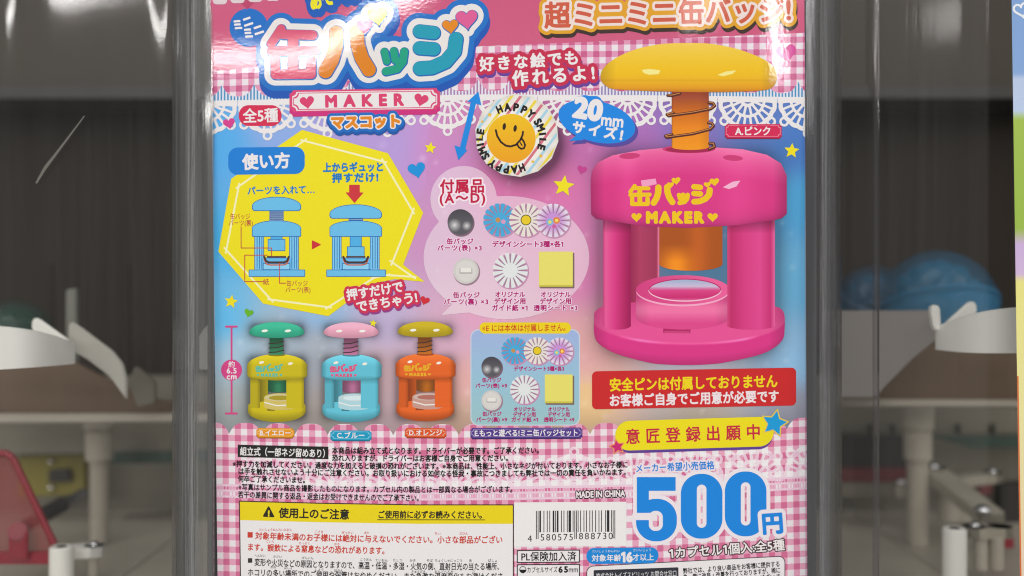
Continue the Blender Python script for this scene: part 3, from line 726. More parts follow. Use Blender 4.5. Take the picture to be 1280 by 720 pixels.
# ---- large picture of the pink press
pp = Part('press_picture', card, label='large printed picture of a pink press with a yellow cap')
Z1 = lambda L: [(720 + x / 3.271, 30 + y / 3.271) for x, y in L]
Z2 = lambda L: [(720 + x / 3, 230 + y / 3) for x, y in L]
pp.shape(rbox(785, 270, 824, 420), (783, 268, 826, 424), hgrad([(786, (150, 40, 84)), (800, (176, 62, 104)), (821, (160, 56, 92)), (823, (226, 120, 160))]), 10, 1.2)
ppo = pp.done()
base = poly(spl(Z2([(68, 505), (72, 478), (105, 458), (180, 446), (420, 440), (680, 446), (745, 458), (778, 480), (782, 540), (770, 590), (700, 636), (570, 667), (500, 676), (420, 679), (340, 677), (270, 669), (150, 636), (85, 598), (68, 560)])))
def basecol(x, y):
    e = 398 + 32 * np.sqrt(np.clip(1 - ((x - 861) / 121) ** 2, 0, 1))
    c = mixc((212, 70, 140), (232, 84, 156), np.clip((y - 380) / 30, 0, 1)); t = np.clip((y - e + 1) / 2.5, 0, 1)
    c = mixc(c, (222, 58, 142), t); c = c + (np.exp(-((y - e) / 1.3) ** 2) * np.interp(x, [770, 800, 840, 880, 930, 950], [0, 60, 18, 18, 60, 0]))[:, None]
    return c * (1 - 0.22 * np.clip((y - e - 14) / 18, 0, 1) - 0.16 * np.clip((np.abs(x - 861) - 100) / 20, 0, 1))[:, None]
g = Part('base', ppo); g.shape(base, (738, 372, 986, 462), basecol, 10.6, 1.2)
g.shape(rbox(829, 410.5, 863, 416.5, 1, 0.01), (826, 407, 866, 420), (178, 38, 104), 11.2, 0.6); g.shape(rbox(830, 413.5, 862, 416.5, 1, 0.01), (826, 407, 866, 420), (204, 66, 128), 11.5, 0.6); g.done()
g = Part('die_ring', ppo)
rs = U(ell(853.5, 362.5, 58.5, 18.5), rbox(795, 362, 912, 398, 1), ell(853.5, 396, 58.5, 16))
g.shape(rs, (790, 340, 916, 416), lambda x, y: mixc((224, 74, 146), (240, 116, 172), np.clip((y - 372) / 12, 0, 1) * np.clip((404 - y) / 14, 0, 1)) * (1 - 0.12 * np.clip((np.abs(x - 853) - 40) / 18, 0, 1))[:, None], 11.6, 1.2)
g.shape(ell(853.5, 362.5, 58.5, 18.5), (790, 340, 916, 384), lambda x, y: mixc((214, 66, 136), (236, 96, 160), np.clip((x - 800) / 90, 0, 1)), 12, 1.2)
g.shape(cut(ell(853.5, 363.5, 58.5, 19.5), ell(853.5, 362, 58.5, 18.6)), (790, 360, 916, 386), (244, 164, 198), 12.3, 0.6)
g.shape(ell(856, 362.5, 45, 13.5), (808, 346, 904, 378), vgrad([(349, (150, 170, 200)), (358, (196, 180, 208)), (363, (222, 70, 140)), (372, (206, 48, 122)), (377, (236, 120, 176))]), 12.6, 0.8)
g.shape(cut(ell(856, 362.5, 45.6, 14.2), ell(856, 363.2, 44.6, 13.6)), (808, 346, 904, 380), (192, 44, 110), 12.9, 0.5)
g.shape(cut(ell(856, 362.8, 45.6, 14.2), ell(856, 361.8, 45.2, 13.8)), (808, 362, 904, 380), (246, 190, 212), 13.1, 0.5); g.done()
g = Part('plunger', ppo)
g.shape(U(rbox(824, 270, 903, 330), ell(863.5, 330, 39.5, 8.5)), (820, 268, 907, 341), lambda x, y: mixc((172, 84, 44), (252, 146, 34), np.exp(-((x - 845) / 18) ** 2) * np.clip((y - 305) / 22, 0, 1)) + (np.exp(-((x - 873) / 12) ** 2) * 22)[:, None] * np.array([1, .5, .3]), 11, 1.2); g.done()
for nm, x0, x1, st in (('column', 754, 788.5, [(754, (206, 66, 132)), (757, (232, 92, 158)), (768, (222, 62, 142)), (780, (186, 42, 108)), (788, (160, 30, 92))]), ('column', 909, 968.5, [(909, (214, 70, 132)), (914, (196, 48, 112)), (930, (218, 62, 138)), (950, (226, 74, 150)), (963, (204, 52, 124)), (968, (228, 100, 160))])):
    g = Part(nm, ppo); g.shape(U(rbox(x0, 268, x1, 408), ell((x0 + x1) / 2, 407, (x1 - x0) / 2, 5)), bb(x0, 268, x1, 414), lambda x, y, s=hgrad(st): s(x, y) * (1 - 0.3 * np.clip((292 - y) / 14, 0, 1))[:, None], 13.2, 1.0); g.done()
body = poly(Z1([(60, 640), (65, 602), (90, 566), (150, 537), (260, 516), (390, 504), (540, 503), (680, 512), (780, 535), (838, 570), (861, 620)]) + Z2([(790, 60), (790, 112), (772, 128), (745, 135), (600, 155), (420, 165), (250, 158), (105, 135), (75, 130), (57, 114), (56, 60)]))
def bodycol(x, y):
    c = mixc((238, 110, 170), (220, 58, 140), np.clip((y - 186 - 0.0009 * (x - 861) ** 2) / 34, 0, 1) ** 0.7)
    low = np.interp(x, [740, 803, 860, 920, 983], [272, 282, 285, 282, 272])
    c = c * (1 - 0.20 * np.exp(-(low - y) / 7))[:, None]
    u = (x - 861) / 122
    c = c * (1 - 0.20 * np.clip(np.abs(u) - 0.86, 0, 1) / 0.14)[:, None]; c = c + (np.exp(-((u + .62) / .1) ** 2) * 10 + np.exp(-((u - .5) / .2) ** 2) * 10)[:, None]
    return c
g = Part('housing', ppo); g.shape(body, (734, 180, 988, 288), bodycol, 14.5, 1.2)
g.shape(poly(Z1([(600, 668), (640, 645), (672, 640), (655, 665), (625, 675)])), (900, 222, 930, 242), (240, 176, 208), 15.4, 0.5); g.shape(poly(Z1([(265, 640), (325, 632), (330, 655), (270, 668)])), (798, 220, 824, 238), (236, 156, 196), 15.2, 0.5)
for x, y, a, b in ((787, 195, 13, 3.8), (916, 197.5, 12.5, 3.6)):
    g.shape(ell(x, y, a, b, -3 if x < 860 else 4), bb(x - a, y - b, x + a, y + b), (206, 62, 124), 15.1, 0.5)
g.shape(ell(861, 186.5, 33, 5), (825, 180, 897, 194), (206, 60, 120), 15.1, 0.5); g.shape(ell(861, 187, 29, 4), (825, 180, 897, 194), (166, 40, 84), 15.4, 0.5); g.done()
g = Part('housing_lettering', ppo)
YL = (240, 196, 40)
def logo(g, x0, x1, y0, y1, col, ly, tilt=0.0, k=1.0):
    """the toy's own rounded logo: the title's four signs with hearts, MAKER between two hearts below"""
    w = x1 - x0; h = y1 - y0; sx, sy = w / 270.0, h * 0.66 / 96.0
    f = U(t_can, t_ba, grow(t_tsu, 1.6), t_ji, *[q[0] for q in h_list])
    F = lambda X, Y: f(330 + (X - x0) / sx, 8 + (Y - y0 - tilt * (X - x0)) / sy) * min(sx, sy) - 0.15 * k
    g.shape(F, bb(x0, y0, x1, y0 + h * .72), col, ly, 0.45 if w > 50 else 0.3)
    yb = y0 + h * 0.86; hw = h * 0.2
    write(g, 'MAKER', x0 + w * .19, yb + tilt * w * .19, x0 + w * .83, yb + tilt * w * .83, h * .23, col, ly, 0.085, step=0.3)
    for u in (0.10, 0.92): g.shape(heart(x0 + w * u, yb + tilt * w * u, hw * 1.1), bb(x0, y0, x1, y1, 4), col, ly, 0.3)
logo(g, 784, 900, 221, 279.5, YL, 16.2, 0.0); g.done()
g = Part('spring_stem', ppo)
stem_y = [(114, (150, 62, 46)), (126, (172, 84, 58)), (140, (206, 108, 44)), (160, (236, 136, 38)), (186, (244, 152, 44))]
g.shape(U(rbox(839.5, 112, 886, 184), ell(862.7, 184, 23.2, 3.4)), (835, 110, 890, 190), lambda x, y: vgrad(stem_y)(x, y) * (1 - 0.22 * np.clip((842 - x) / 3, 0, 1) - 0.10 * np.clip((x - 874) / 12, 0, 1))[:, None], 16.5, 1.0)
for L in ([(375, 292), (392, 293), (425, 285)], [(398, 364), (372, 370), (378, 376), (480, 362), (552, 347), (567, 335), (560, 324), (543, 322)], [(392, 452), (366, 458), (372, 464), (480, 449), (550, 430), (562, 417), (556, 407), (541, 405)], [(545, 512), (566, 503), (562, 490), (546, 489)]):
    g.shape(seg(Z1(L), 1.9), (828, 110, 898, 190), (84, 42, 36), 17.0 + 0.03 * len(g.P), 0.5); g.shape(grow(seg(Z1(L), 0.45), 0, -0.2, -0.6), (828, 110, 898, 190), (206, 134, 96), 17.5 + 0.02 * len(g.P), 0.4)
g.done()
capp = poly(spl(Z1([(100, 215), (106, 190), (130, 162), (180, 130), (250, 102), (330, 85), (400, 79), (520, 79), (600, 89), (680, 109), (760, 141), (805, 173), (820, 206), (818, 238), (800, 260), (760, 272), (600, 279), (380, 277), (170, 268), (125, 255), (104, 235)])))
def capcol(x, y):
    c = vgrad([(54, (238, 200, 104)), (70, (238, 196, 76)), (92, (240, 188, 40)), (101, (236, 178, 36)), (110, (228, 156, 40)), (115, (200, 122, 44))])(x, y)
    u = np.abs(x - 860.6) / 110; c = c * (1 - 0.16 * np.clip(u - 0.82, 0, 1) / 0.18)[:, None]
    return c - (np.exp(-((y - 100.5) / 1.0) ** 2) * 12)[:, None]
g = Part('cap', ppo); g.shape(capp, (746, 50, 975, 120), capcol, 18.4, 1.2)
g.shape(poly(Z1([(268, 188), (300, 184), (345, 190), (338, 205), (300, 208), (278, 202)])), (798, 84, 828, 96), (246, 226, 160), 19, 0.5); g.shape(poly(Z1([(578, 208), (615, 194), (655, 190), (640, 204), (600, 214)])), (892, 84, 924, 98), (246, 226, 160), 19, 0.5); g.done()

# ---- the three smaller presses
def small_press(cx, dy, bodyc, capc, stemc, logoc, what, ringc, inner):
    P0 = Part('press_picture', card, label=what); bc = np.array(bodyc, float); cc = np.array(capc, float); sc = np.array(stemc, float)
    X = lambda d: cx + d; Y = lambda y: y + dy
    P0.shape(rbox(X(-29), Y(468), X(-11), Y(510)), (X(-32), Y(464), X(-8), Y(514)), lambda x, y: mixc(bc * 0.5, bc * 0.82, np.clip((x - cx + 26) / 14, 0, 1)), 10, 0.75)
    po = P0.done()
    side = lambda x: (1 - 0.25 * np.clip((np.abs(x - cx) - 30) / 7, 0, 1))[:, None]
    q = Part('base', po); bs = U(rbox(X(-36), Y(504), X(36), Y(518), 4), A(ell(cx, Y(514), 36, 13.5), lambda a, b: Y(508) - b), A(ell(cx, Y(508), 34, 7), lambda a, b: b - Y(509)))
    q.shape(bs, (X(-38), Y(498), X(38), Y(530)), lambda x, y: mixc(bc * 1.02, bc * 0.78, np.clip((y - Y(511) - 5 * (1 - ((x - cx) / 36) ** 2)) / 9, 0, 1)) * side(x), 10.6, 0.75)
    q.shape(rbox(X(-12), Y(511), X(-2), Y(513.5)), (X(-14), Y(508), X(0), Y(516)), bc * 0.68, 11, 0.5); q.done()
    q = Part('die_ring', po); q.shape(U(ell(X(4), Y(497), 20, 5.5), rbox(X(-16), Y(497), X(24), Y(508)), ell(X(4), Y(508), 20, 4.5)), (X(-18), Y(489), X(26), Y(515)), ringc, 11.3, 0.6)
    q.shape(ell(X(4), Y(497), 18.5, 4.4), (X(-18), Y(489), X(26), Y(504)), np.array(ringc) * 0.5 + 100, 11.6, 0.5); q.shape(ell(X(4.5), Y(497.3), 14.5, 3), (X(-18), Y(489), X(26), Y(504)), inner, 11.9, 0.5)
    q.shape(seg([(X(-15), Y(503)), (X(0), Y(507)), (X(20), Y(506))], 0.7), (X(-18), Y(498), X(26), Y(512)), (226, 224, 220), 11.9, 0.5); q.done()
    q = Part('plunger', po); q.shape(U(rbox(X(-11), Y(468), X(13), Y(488)), ell(X(1), Y(488), 12, 2.5)), (X(-13), Y(465), X(15), Y(493)), lambda x, y: mixc(sc * 0.62, sc * 0.95, np.exp(-((x - cx - 2) / 7) ** 2) * np.clip((y - Y(470)) / 12, 0, 1)), 11, 0.75); q.done()
    for a, b, k in ((-33, -21, 0.92), (12, 34, 1.0)):
        q = Part('column', po); q.shape(rbox(X(a), Y(467), X(b), Y(510), 1.5), (X(a) - 2, Y(464), X(b) + 2, Y(514)), lambda x, y: mixc(bc * k, bc * 0.76 * k, np.clip((Y(480) - y) / 8, 0, 1)) * (1 - 0.2 * np.clip((x - X(b) + 4) / 4, 0, 1))[:, None], 12.2, 0.75); q.done()
    q = Part('housing', po)
    bs = U(rbox(X(-37), Y(454), X(38), Y(472), 4), A(ell(cx + .5, Y(458), 37.5, 15.5), lambda a, b: b - Y(459)), A(ell(cx + .5, Y(468), 36, 7.5), lambda a, b: Y(466) - b))
    q.shape(bs, (X(-40), Y(440), X(41), Y(478)), lambda x, y: (mixc(np.minimum(bc * 1.08 + 14, 250), bc, np.clip((y - Y(444)) / 14, 0, 1)) * side(x)) * (1 - 0.22 * np.clip((y - Y(469)) / 6, 0, 1))[:, None], 13, 0.75)
    for hx, hy in ((-19, 453), (17, 454.5)): q.shape(ell(X(hx), Y(hy), 3.2, 1.6, -12), bb(X(hx - 4), Y(hy - 3), X(hx + 4), Y(hy + 3)), (238, 226, 214), 13.6, 0.4)
    q.shape(ell(X(0), Y(443.6), 11, 1.8), (X(-13), Y(440), X(13), Y(447)), bc * 0.7, 13.4, 0.4)
    logo(q, X(-27), X(8), Y(454.5), Y(471), logoc, 14, 0.0); q.done()
    q = Part('spring_stem', po); q.shape(rbox(X(-9), Y(420), X(8), Y(443.5), 1), (X(-11), Y(418), X(10), Y(446)), lambda x, y: mixc(sc * 0.6, sc, np.clip((y - Y(424)) / 18, 0, 1)), 13.8, 0.6)
    for k in range(3): q.shape(seg([(X(-9.5), Y(429.5 + k * 5.5)), (X(0), Y(429 + k * 5.5)), (X(8.5), Y(426.5 + k * 5.5))], 0.65), (X(-12), Y(424), X(12), Y(446)), (62, 50, 48), 14.4, 0.4)
    q.done()
    q = Part('cap', po); cs = U(A(ell(cx, Y(416), 34.5, 13.5), lambda a, b: b - Y(417)), A(ell(cx, Y(416), 34.5, 6.5), lambda a, b: Y(415.5) - b))
    q.shape(cs, (X(-37), Y(400), X(37), Y(426)), lambda x, y: mixc(np.minimum(cc * 1.05 + 8, 250), cc * 0.86, np.clip((y - Y(408)) / 14, 0, 1)) * (1 - 0.15 * np.clip((np.abs(x - cx) - 27) / 8, 0, 1))[:, None], 15, 0.75)
    for hx in (-15, 14): q.shape(ell(X(hx), Y(413.5), 4, 1.6, -6), bb(X(hx - 5), Y(411), X(hx + 5), Y(416)), (236, 234, 224), 15.6, 0.4)
    q.done()
small_press(346, 0, (204, 184, 40), (64, 168, 134), (62, 130, 92), (96, 180, 160), 'printed picture of a yellow press with a green cap', (206, 186, 120), (170, 150, 60))
small_press(439, 0.3, (104, 184, 204), (226, 160, 186), (190, 116, 160), (222, 84, 130), 'printed picture of a blue press with a pink cap', (166, 204, 214), (206, 222, 226))
small_press(531.5, -0.8, (230, 102, 60), (190, 164, 44), (196, 110, 46), (232, 172, 60), 'printed picture of an orange press with a mustard cap', (196, 150, 140), (176, 110, 100))
def name_tag(x0, y0, x1, y1, s, col, tilt, tm=4):
    g = Part('name_tag', card); c = np.array(col, float)
    g.shape(plate(x0, y0 + 1.5, x1, y1 + 1.5, 2.2, tilt), bb(x0, y0, x1, y1, 5), c * 0.72, 12, 0.5); g.shape(plate(x0, y0, x1, y1, 2.2, tilt), bb(x0, y0, x1, y1, 5), c, 12.4, 0.5)
    g.shape(cut(plate(x0 + 1.4, y0 + 1.4, x1 - 1.4, y1 - 1.4, 2.6, tilt), plate(x0 + 2, y0 + 2, x1 - 2, y1 - 2, 2.8, tilt)), bb(x0, y0, x1, y1, 3), c * 0.5 + 118, 12.7, 0.35)
    m = (y0 + y1) / 2; w = (x1 - x0) / 2; write(g, s, x0 + tm, m - tilt * (w - tm), x1 - tm, m + tilt * (w - tm), (y1 - y0) * 0.66, WHITE, 13, 0.028); return g.done()
name_tag(320.5, 535.2, 368, 546.5, 'B.イエロー', (232, 150, 48), 0.008); name_tag(413, 538, 464.5, 550, 'C.ブルー', (28, 150, 186), 0.006, 8); name_tag(506, 535, 558, 546.3, 'D.オレンジ', (222, 88, 54), 0.01, 5)
name_tag(588, 534.6, 728, 547.3, 'E.もっと遊べる!ミニ缶バッジセット', (92, 58, 134), -0.004, 5); name_tag(906, 155.2, 977, 172.2, 'A.ピンク', (214, 44, 92), 0.0, 13)
g = Part('height_mark', card); MK = (216, 72, 142)
g.shape(U(rbox(288.4, 408, 290.6, 517), rbox(281.5, 407, 297, 409.4), rbox(281.5, 515.6, 297, 518)), (278, 404, 300, 521), MK, 10, 0.5); g.shape(circ(289.5, 462.5, 13), (274, 447, 305, 478), MK, 10.4, 0.5)
write(g, '約', 284.6, 455.3, 294.6, 455.3, 8, WHITE, 11.4, 0.015); write(g, '6.5', 283, 463.2, 296.5, 463.2, 6.8, WHITE, 11.4, 0.03); write(g, 'cm', 283, 470.3, 296.5, 470.3, 7.4, WHITE, 11.4, 0.03); g.done()

# ---- red notice and design-pending pill
g = Part('red_notice', card)
g.shape(rbox(740, 461.8, 995, 509.2, 6, -0.0185), (735, 452, 1000, 518), (206, 44, 48), 12, 0.6)
write(g, '安全ピンは付属しておりません', 761.5, 481, 972, 476, 16, (240, 212, 40), 13, 0.03); write(g, 'お客様ご自身でご用意が必要です', 761, 500.5, 974, 495, 15, (226, 214, 218), 13, 0.03); g.done()
g = Part('design_notice', card)
g.shape(rbox(771, 527, 966, 564, 18, -0.03), (764, 514, 974, 576), (104, 62, 140), 12, 0.6); g.shape(rbox(769, 523.4, 967, 560.6, 18, -0.03), (764, 512, 974, 574), (240, 220, 36), 12.5, 0.6)
for i, ch in enumerate('意匠登録出願中'):
    x = 791 + i * 25.1; y = 545.3 - i * 0.95; write(g, ch, x - 9.5, y + .3, x + 9.5, y - .3, 18.5, (200, 44, 70), 13.4, 0.02, res=64)
g.shape(star(771.5, 558.5, 11, -12, 0.5), (757, 545, 786, 573), (232, 150, 110), 13.2, 0.5); g.shape(star(771.5, 558.5, 8.6, -12, 0.48), (757, 545, 786, 573), (206, 44, 122), 13.6, 0.5)
g.shape(star(968, 529, 19, 12, 0.52), (946, 508, 990, 552), (232, 196, 92), 13.2, 0.5); g.shape(star(968, 529, 16, 12, 0.5), (946, 508, 990, 552), (28, 150, 206), 13.6, 0.5); g.done()

# ---- price block
def zero(cx, cy): return cut(rbox(cx - 26, cy - 40.5, cx + 26, cy + 40.5, 25), rbox(cx - 6, cy - 27, cx + 6, cy + 27, 6))
five = U(rbox(796, 596.5, 844.5, 613.5), rbox(796, 597, 811, 641), A(cut(rbox(795, 624, 846, 676.5, 24), rbox(811, 638.5, 828, 663, 8)), lambda X, Y: np.minimum(648.5 - Y, 812 - X), ))
five = U(rbox(796, 596.3, 844.5, 613.5), rbox(796, 597, 811, 641), cut(cut(rbox(795, 623.5, 846, 676.5, 24), rbox(811, 638.5, 828.5, 663.5, 8)), rbox(780, 641, 818, 650)))
yen = grow(text('円', 951.5, 654.5, 979.5, 652.5, 26), 1.3)
sh = lambda f, k: (lambda X, Y: f(X, Y - (X - 820) * k))
z1, z2 = zero(877, 632.7), zero(932, 629.8)
z2 = cut(z2, grow(yen, 5)); price = U(five, z1, z2)
g = Part('price_backing', card); g.shape(U(grow(price, 4.8), grow(yen, 4.4)), (786, 580, 990, 690), (226, 218, 224), 8, 0.6); g.done()
g = Part('price_lettering', card, label='big blue price figures 500 with a small yen sign'); g.shape(price, (788, 586, 964, 682), (14, 130, 212), 10, 0.6); g.shape(yen, (948, 634, 984, 674), (14, 130, 212), 10.4, 0.4); g.done()
g = Part('price_caption', card); write(g, 'メーカー希望小売価格', 794, 585.5, 893, 581, 10.5, (20, 126, 206), 10, 0.022, outlines=[(1.8, (228, 214, 222), 0, 0, 9)]); g.done()
g = Part('contents_caption', card); write(g, '1カプセル1個入:全5種', 836, 691.5, 981, 680.5, 14, (228, 222, 222), 11, 0.02, outlines=[(1.2, (64, 44, 52), 0, 0, 10)], step=0.35); g.done()
g = Part('origin_lettering', card); write(g, 'MADE IN CHINA', 720, 618.2, 781, 616.2, 8, (228, 218, 222), 11, 0.04, outlines=[(1.0, (44, 34, 38), 0, 0, 10)], step=0.3); g.done()

# ---- fine print, caution box, barcode and small boxes
BK = (14, 12, 14)
g = Part('assembly_tag', card)
g.shape(poly([(297.3, 555.8), (410.4, 558.3), (410.6, 574), (297.3, 571.2)]), (294, 552, 414, 578), (38, 38, 38), 10, 0.5); write(g, '組立式（一部ネジ留めあり）', 300, 563.8, 412, 566.8, 10.5, (224, 222, 220), 11, 0.02); g.done()
g = Part('fine_print', card)
write(g, '本商品は組み立て式となります。ドライバーが必要です。ご了承ください。', 415, 562.8, 678.5, 562.6, 8.3, BK, 10, 0.03, 0.6)
write(g, '恐れ入りますが、ドライバーはお客様ご自身でご用意ください。', 415, 572.2, 640, 572.2, 8.3, BK, 10, 0.03, 0.6)
write(g, '※押す力を加減してください。過度な力を加えると破損の恐れがございます。※本商品は、性能上、小さなネジが付いております。小さなお子様に', 290.5, 579.5, 785, 580.5, 8.3, BK, 10, 0.03, 2.6)
write(g, 'は手を触れさせないよう十分にご注意ください。お取り扱いにおける如何なる怪我・事故につきましても弊社では一切の責任を負いかねます。', 297.5, 588.8, 787, 589.8, 8.3, BK, 10, 0.03, 2.4)
write(g, '何卒ご了承くださいませ。', 297.5, 598.3, 386, 600, 8.3, BK, 10, 0.03)
write(g, '※写真はサンプル商品を撮影したものになります。カプセル内の製品とは一部異なる場合がございます。', 297.5, 608.4, 645, 611.4, 8.4, BK, 10, 0.024, 1.6)
write(g, '若干の差異に関する返品・返金はお受けできませんのでご了承下さい。', 297.5, 617.8, 528, 622.4, 8.4, BK, 10, 0.024, 0.8)
g.done()
cy = lambda x: np.interp(x, [298, 400, 520, 640], [626.5, 629.2, 631.2, 631.2])
g = Part('caution_box', card)
inx = lambda o: (lambda X, Y: np.maximum.reduce([299.5 + (Y - 628) * 0.014 + o - X, X - 641.5 + o, cy(X) + o - Y]))
g.shape(inx(-0.8), (296, 622, 646, 790), (52, 44, 40), 8, 0.5); g.shape(inx(0.5), (296, 622, 646, 790), (224, 221, 222), 9, 0.6)
g.shape(A(inx(0.5), lambda X, Y: Y - cy(X) - 23.5), (296, 622, 646, 662), (238, 212, 26), 10, 0.6); g.done()
g = Part('caution_heading', card)
g.shape(poly([(335.8, 633.8), (342, 645.5), (329.8, 645)], 1), (326, 630, 346, 649), (44, 42, 34), 11, 0.4); write(g, '!', 333.9, 641.4, 338.1, 641.5, 7.5, (240, 214, 40), 12, 0.05)
write(g, '使用上のご注意', 348.5, 640.7, 437, 643, 12.5, (44, 42, 34), 11, 0.03); write(g, 'ご使用前に必ずお読みください。', 472, 643, 608, 643.4, 9.5, (44, 42, 34), 11, 0.03)
g.shape(seg([(472, 649.6), (606, 649.8)], 0.5), (468, 646, 610, 653), (44, 42, 34), 11, 0.4); g.done()
g = Part('caution_print', card)
RR, GR = (204, 68, 58), (58, 54, 56)
g.shape(rbox(309.5, 665, 316, 672, 0.4), (306, 662, 320, 675), RR, 10, 0.4)
write(g, '対象年齢未満のお子様には絶対に与えないでください。小さな部品がござい', 319, 669.3, 628.5, 674.5, 9.2, RR, 10, 0.026, 1.6)
write(g, 'ます。誤飲による窒息などの恐れがあります。', 309, 683.4, 486, 688.2, 9.2, RR, 10, 0.026, 0.6)
g.shape(rbox(310, 697.6, 315.5, 703.4, 0.4), (306, 694, 320, 706), GR, 10, 0.4)
write(g, '変形や火災などの原因となりますので、高温・低温・多湿・火気の側、直射日光の当たる場所、', 318, 702.3, 628.5, 707.8, 9.2, GR, 10, 0.022, 2.0)
write(g, 'ホコリの多い場所でのご使用や保管はおやめください。また急激な温度変化もお避けくださ', 309.5, 715, 629, 720.3, 9.2, GR, 10, 0.022, 2.0)
for s_, x0, x1, y, c in (('たいしょうねんれいみまん', 324, 365, 662, RR), ('こさま', 393.5, 404.5, 664.6, RR), ('ぜったい', 427, 442, 665.6, RR), ('あた', 455, 462, 665.8, RR), ('ちい', 543, 551, 666.6, RR), ('ぶひん', 574, 585, 666.6, RR),
                         ('ごいん', 332.5, 343, 676.6, RR), ('ちっそく', 373.5, 388, 678.8, RR), ('おそ', 417.5, 425, 680, RR), ('へんけい', 318, 332, 694.4, GR), ('かさい', 341.5, 352.5, 695.6, GR), ('げんいん', 377, 392, 697.2, GR),
                         ('こうおん', 450, 465, 699.2, GR), ('ていおん', 469, 485, 700, GR), ('たしつ', 491, 503, 700, GR), ('かき', 512, 520, 700.4, GR), ('そば', 533, 541, 700.4, GR), ('ちょくしゃにっこう', 543.5, 578, 700.4, GR), ('あ', 586, 590, 700.4, GR), ('ばしょ', 610, 622, 700.4, GR),
                         ('おお', 338, 345, 708.6, GR), ('ばしょ', 355, 366, 709.6, GR), ('しよう', 393.5, 405, 712, GR), ('ほかん', 417.5, 429, 713, GR), ('きゅうげき', 514, 532, 714.4, GR), ('おんどへんか', 543, 567, 714.4, GR), ('さ', 590, 594, 714.4, GR)):
    write(g, s_, x0, y, x1, y + 0.2, 3.8, c, 10, 0.014, step=0.25)
g.done()
g = Part('barcode', card)
g.shape(rbox(642.5, 627.5, 783, 683, 0.5, -0.006), (638, 622, 788, 688), (226, 223, 222), 9, 0.6)
Lc = ['0001101', '0011001', '0010011', '0111101', '0100011', '0110001', '0101111', '0111011', '0110111', '0001011']
par = ['LLLLLL', 'LLGLGG', 'LLGGLG', 'LLGGGL', 'LGLLGG', 'LGGLLG', 'LGGGLL', 'LGLGLG', 'LGLGGL', 'LGGLGL']
def ean(s):
    inv = lambda c: ''.join('10'[int(q)] for q in c)
    out = '101' + ''.join(Lc[int(c)] if p == 'L' else inv(Lc[int(c)])[::-1] for p, c in zip(par[int(s[0])], s[1:7])) + '01010'
    return out + ''.join(inv(Lc[int(c)]) for c in s[7:]) + '101'
bits = ean('4580575888730'); mw = 99.0 / 95; i = 0; bars = []
while i < 95:
    if bits[i] == '1':
        j = i
        while j < 95 and bits[j] == '1': j += 1
        guard = i < 3 or i >= 92 or 45 <= i < 50
        bars.append((670 + i * mw, 670 + j * mw, 673.5 if guard else 665)); i = j
    else: i += 1
for x0, x1, yb in bars:
    t = -0.008 * (x0 - 720); g.shape(rbox(x0, 638 + t, x1, yb + t), bb(x0, 636, x1, 676), (42, 42, 46), 10, 0.3)
for s_, x0, x1, y in (('4', 659, 665.5, 673), ('580575', 674.5, 717.5, 671.3), ('888730', 722.5, 767, 669.8)): write(g, s_, x0, y, x1, y - 0.3, 8.6, (42, 42, 46), 11, 0.0, step=0.3)
g.done()
g = Part('insurance_box', card)
for y0, y1 in ((687.2, 703.4), (705.0, 722)):
    g.shape(rbox(646, y0, 725, y1, 0, -0.008), (642, y0 - 3, 729, y1 + 3), (52, 48, 50), 9, 0.4); g.shape(rbox(647.3, y0 + 1.3, 723.7, y1 - 1.3, 0, -0.008), (642, y0 - 3, 729, y1 + 3), (224, 220, 222), 9.8, 0.5)
write(g, 'PL保険加入済', 651, 695.6, 720.5, 695, 11.5, BK, 10.5, 0.016)
g.shape(circ(653.6, 712, 4.4), (648, 706, 660, 718), BK, 10.5, 0.35); g.shape(A(circ(653.6, 712, 3.5), lambda X, Y: Y - 712), (648, 706, 660, 718), (220, 217, 220), 10.9, 0.35)
write(g, 'カプセルサイズ', 658.5, 712.2, 697, 711.9, 7.6, BK, 10.5, 0.012); write(g, '65', 697.2, 711.6, 711, 711.4, 7.6, BK, 10.5, 0.05); write(g, 'mm', 710.5, 711.5, 722.8, 711.3, 7.6, BK, 10.5, 0.01); g.done()
g = Part('age_tag', card)
g.shape(rbox(733, 684.5, 823, 704.5, 9.6, -0.012), (729, 680, 827, 709), (28, 132, 206), 10, 0.5)
write(g, '対象年齢', 739.5, 697.6, 776.5, 697, 8.6, WHITE, 11, 0.018); write(g, '16', 776, 696, 790.5, 695.8, 12, WHITE, 11, 0.06); write(g, '才以上', 790.5, 696.5, 817.5, 696, 8.6, WHITE, 11, 0.018)
write(g, 'たいしょうねんれい', 740, 688.9, 775, 688.5, 3.6, WHITE, 11, 0.0, step=0.25); write(g, 'さいいじょう', 791, 687.6, 814.5, 687.2, 3.6, WHITE, 11, 0.0, step=0.25); g.done()
g = Part('contact_box', card)
g.shape(rbox(733, 701, 981.5, 800, 8, -0.052), (728, 690, 986, 790), (72, 60, 66), 9, 0.5); g.shape(rbox(734, 702, 980.5, 800, 7.3, -0.052), (728, 690, 986, 790), (224, 220, 222), 9.8, 0.6)
g.shape(rbox(742, 710.8, 848, 727, 1.5, -0.035), (738, 706, 852, 732), (50, 52, 60), 10.6, 0.5); write(g, '株式会社トイズスピリッツ お問合せ窓口', 745, 719.8, 846, 716.3, 7.6, (216, 214, 216), 11.4, 0.0)
write(g, '弊社では、より良い商品をお客様に提供する', 853.5, 713.6, 975, 704.6, 7.2, BK, 11, 0.022); write(g, '為、常に改良・改善を行っておりますが、稀に', 854, 721.4, 975.5, 712.4, 7.2, BK, 11, 0.022); write(g, '仕様の変更や不良などの場合もございま', 854.5, 729.2, 976, 720.2, 7.2, BK, 11, 0.022); g.done()
bpy.data.objects.remove(_to); bpy.data.curves.remove(_tc)

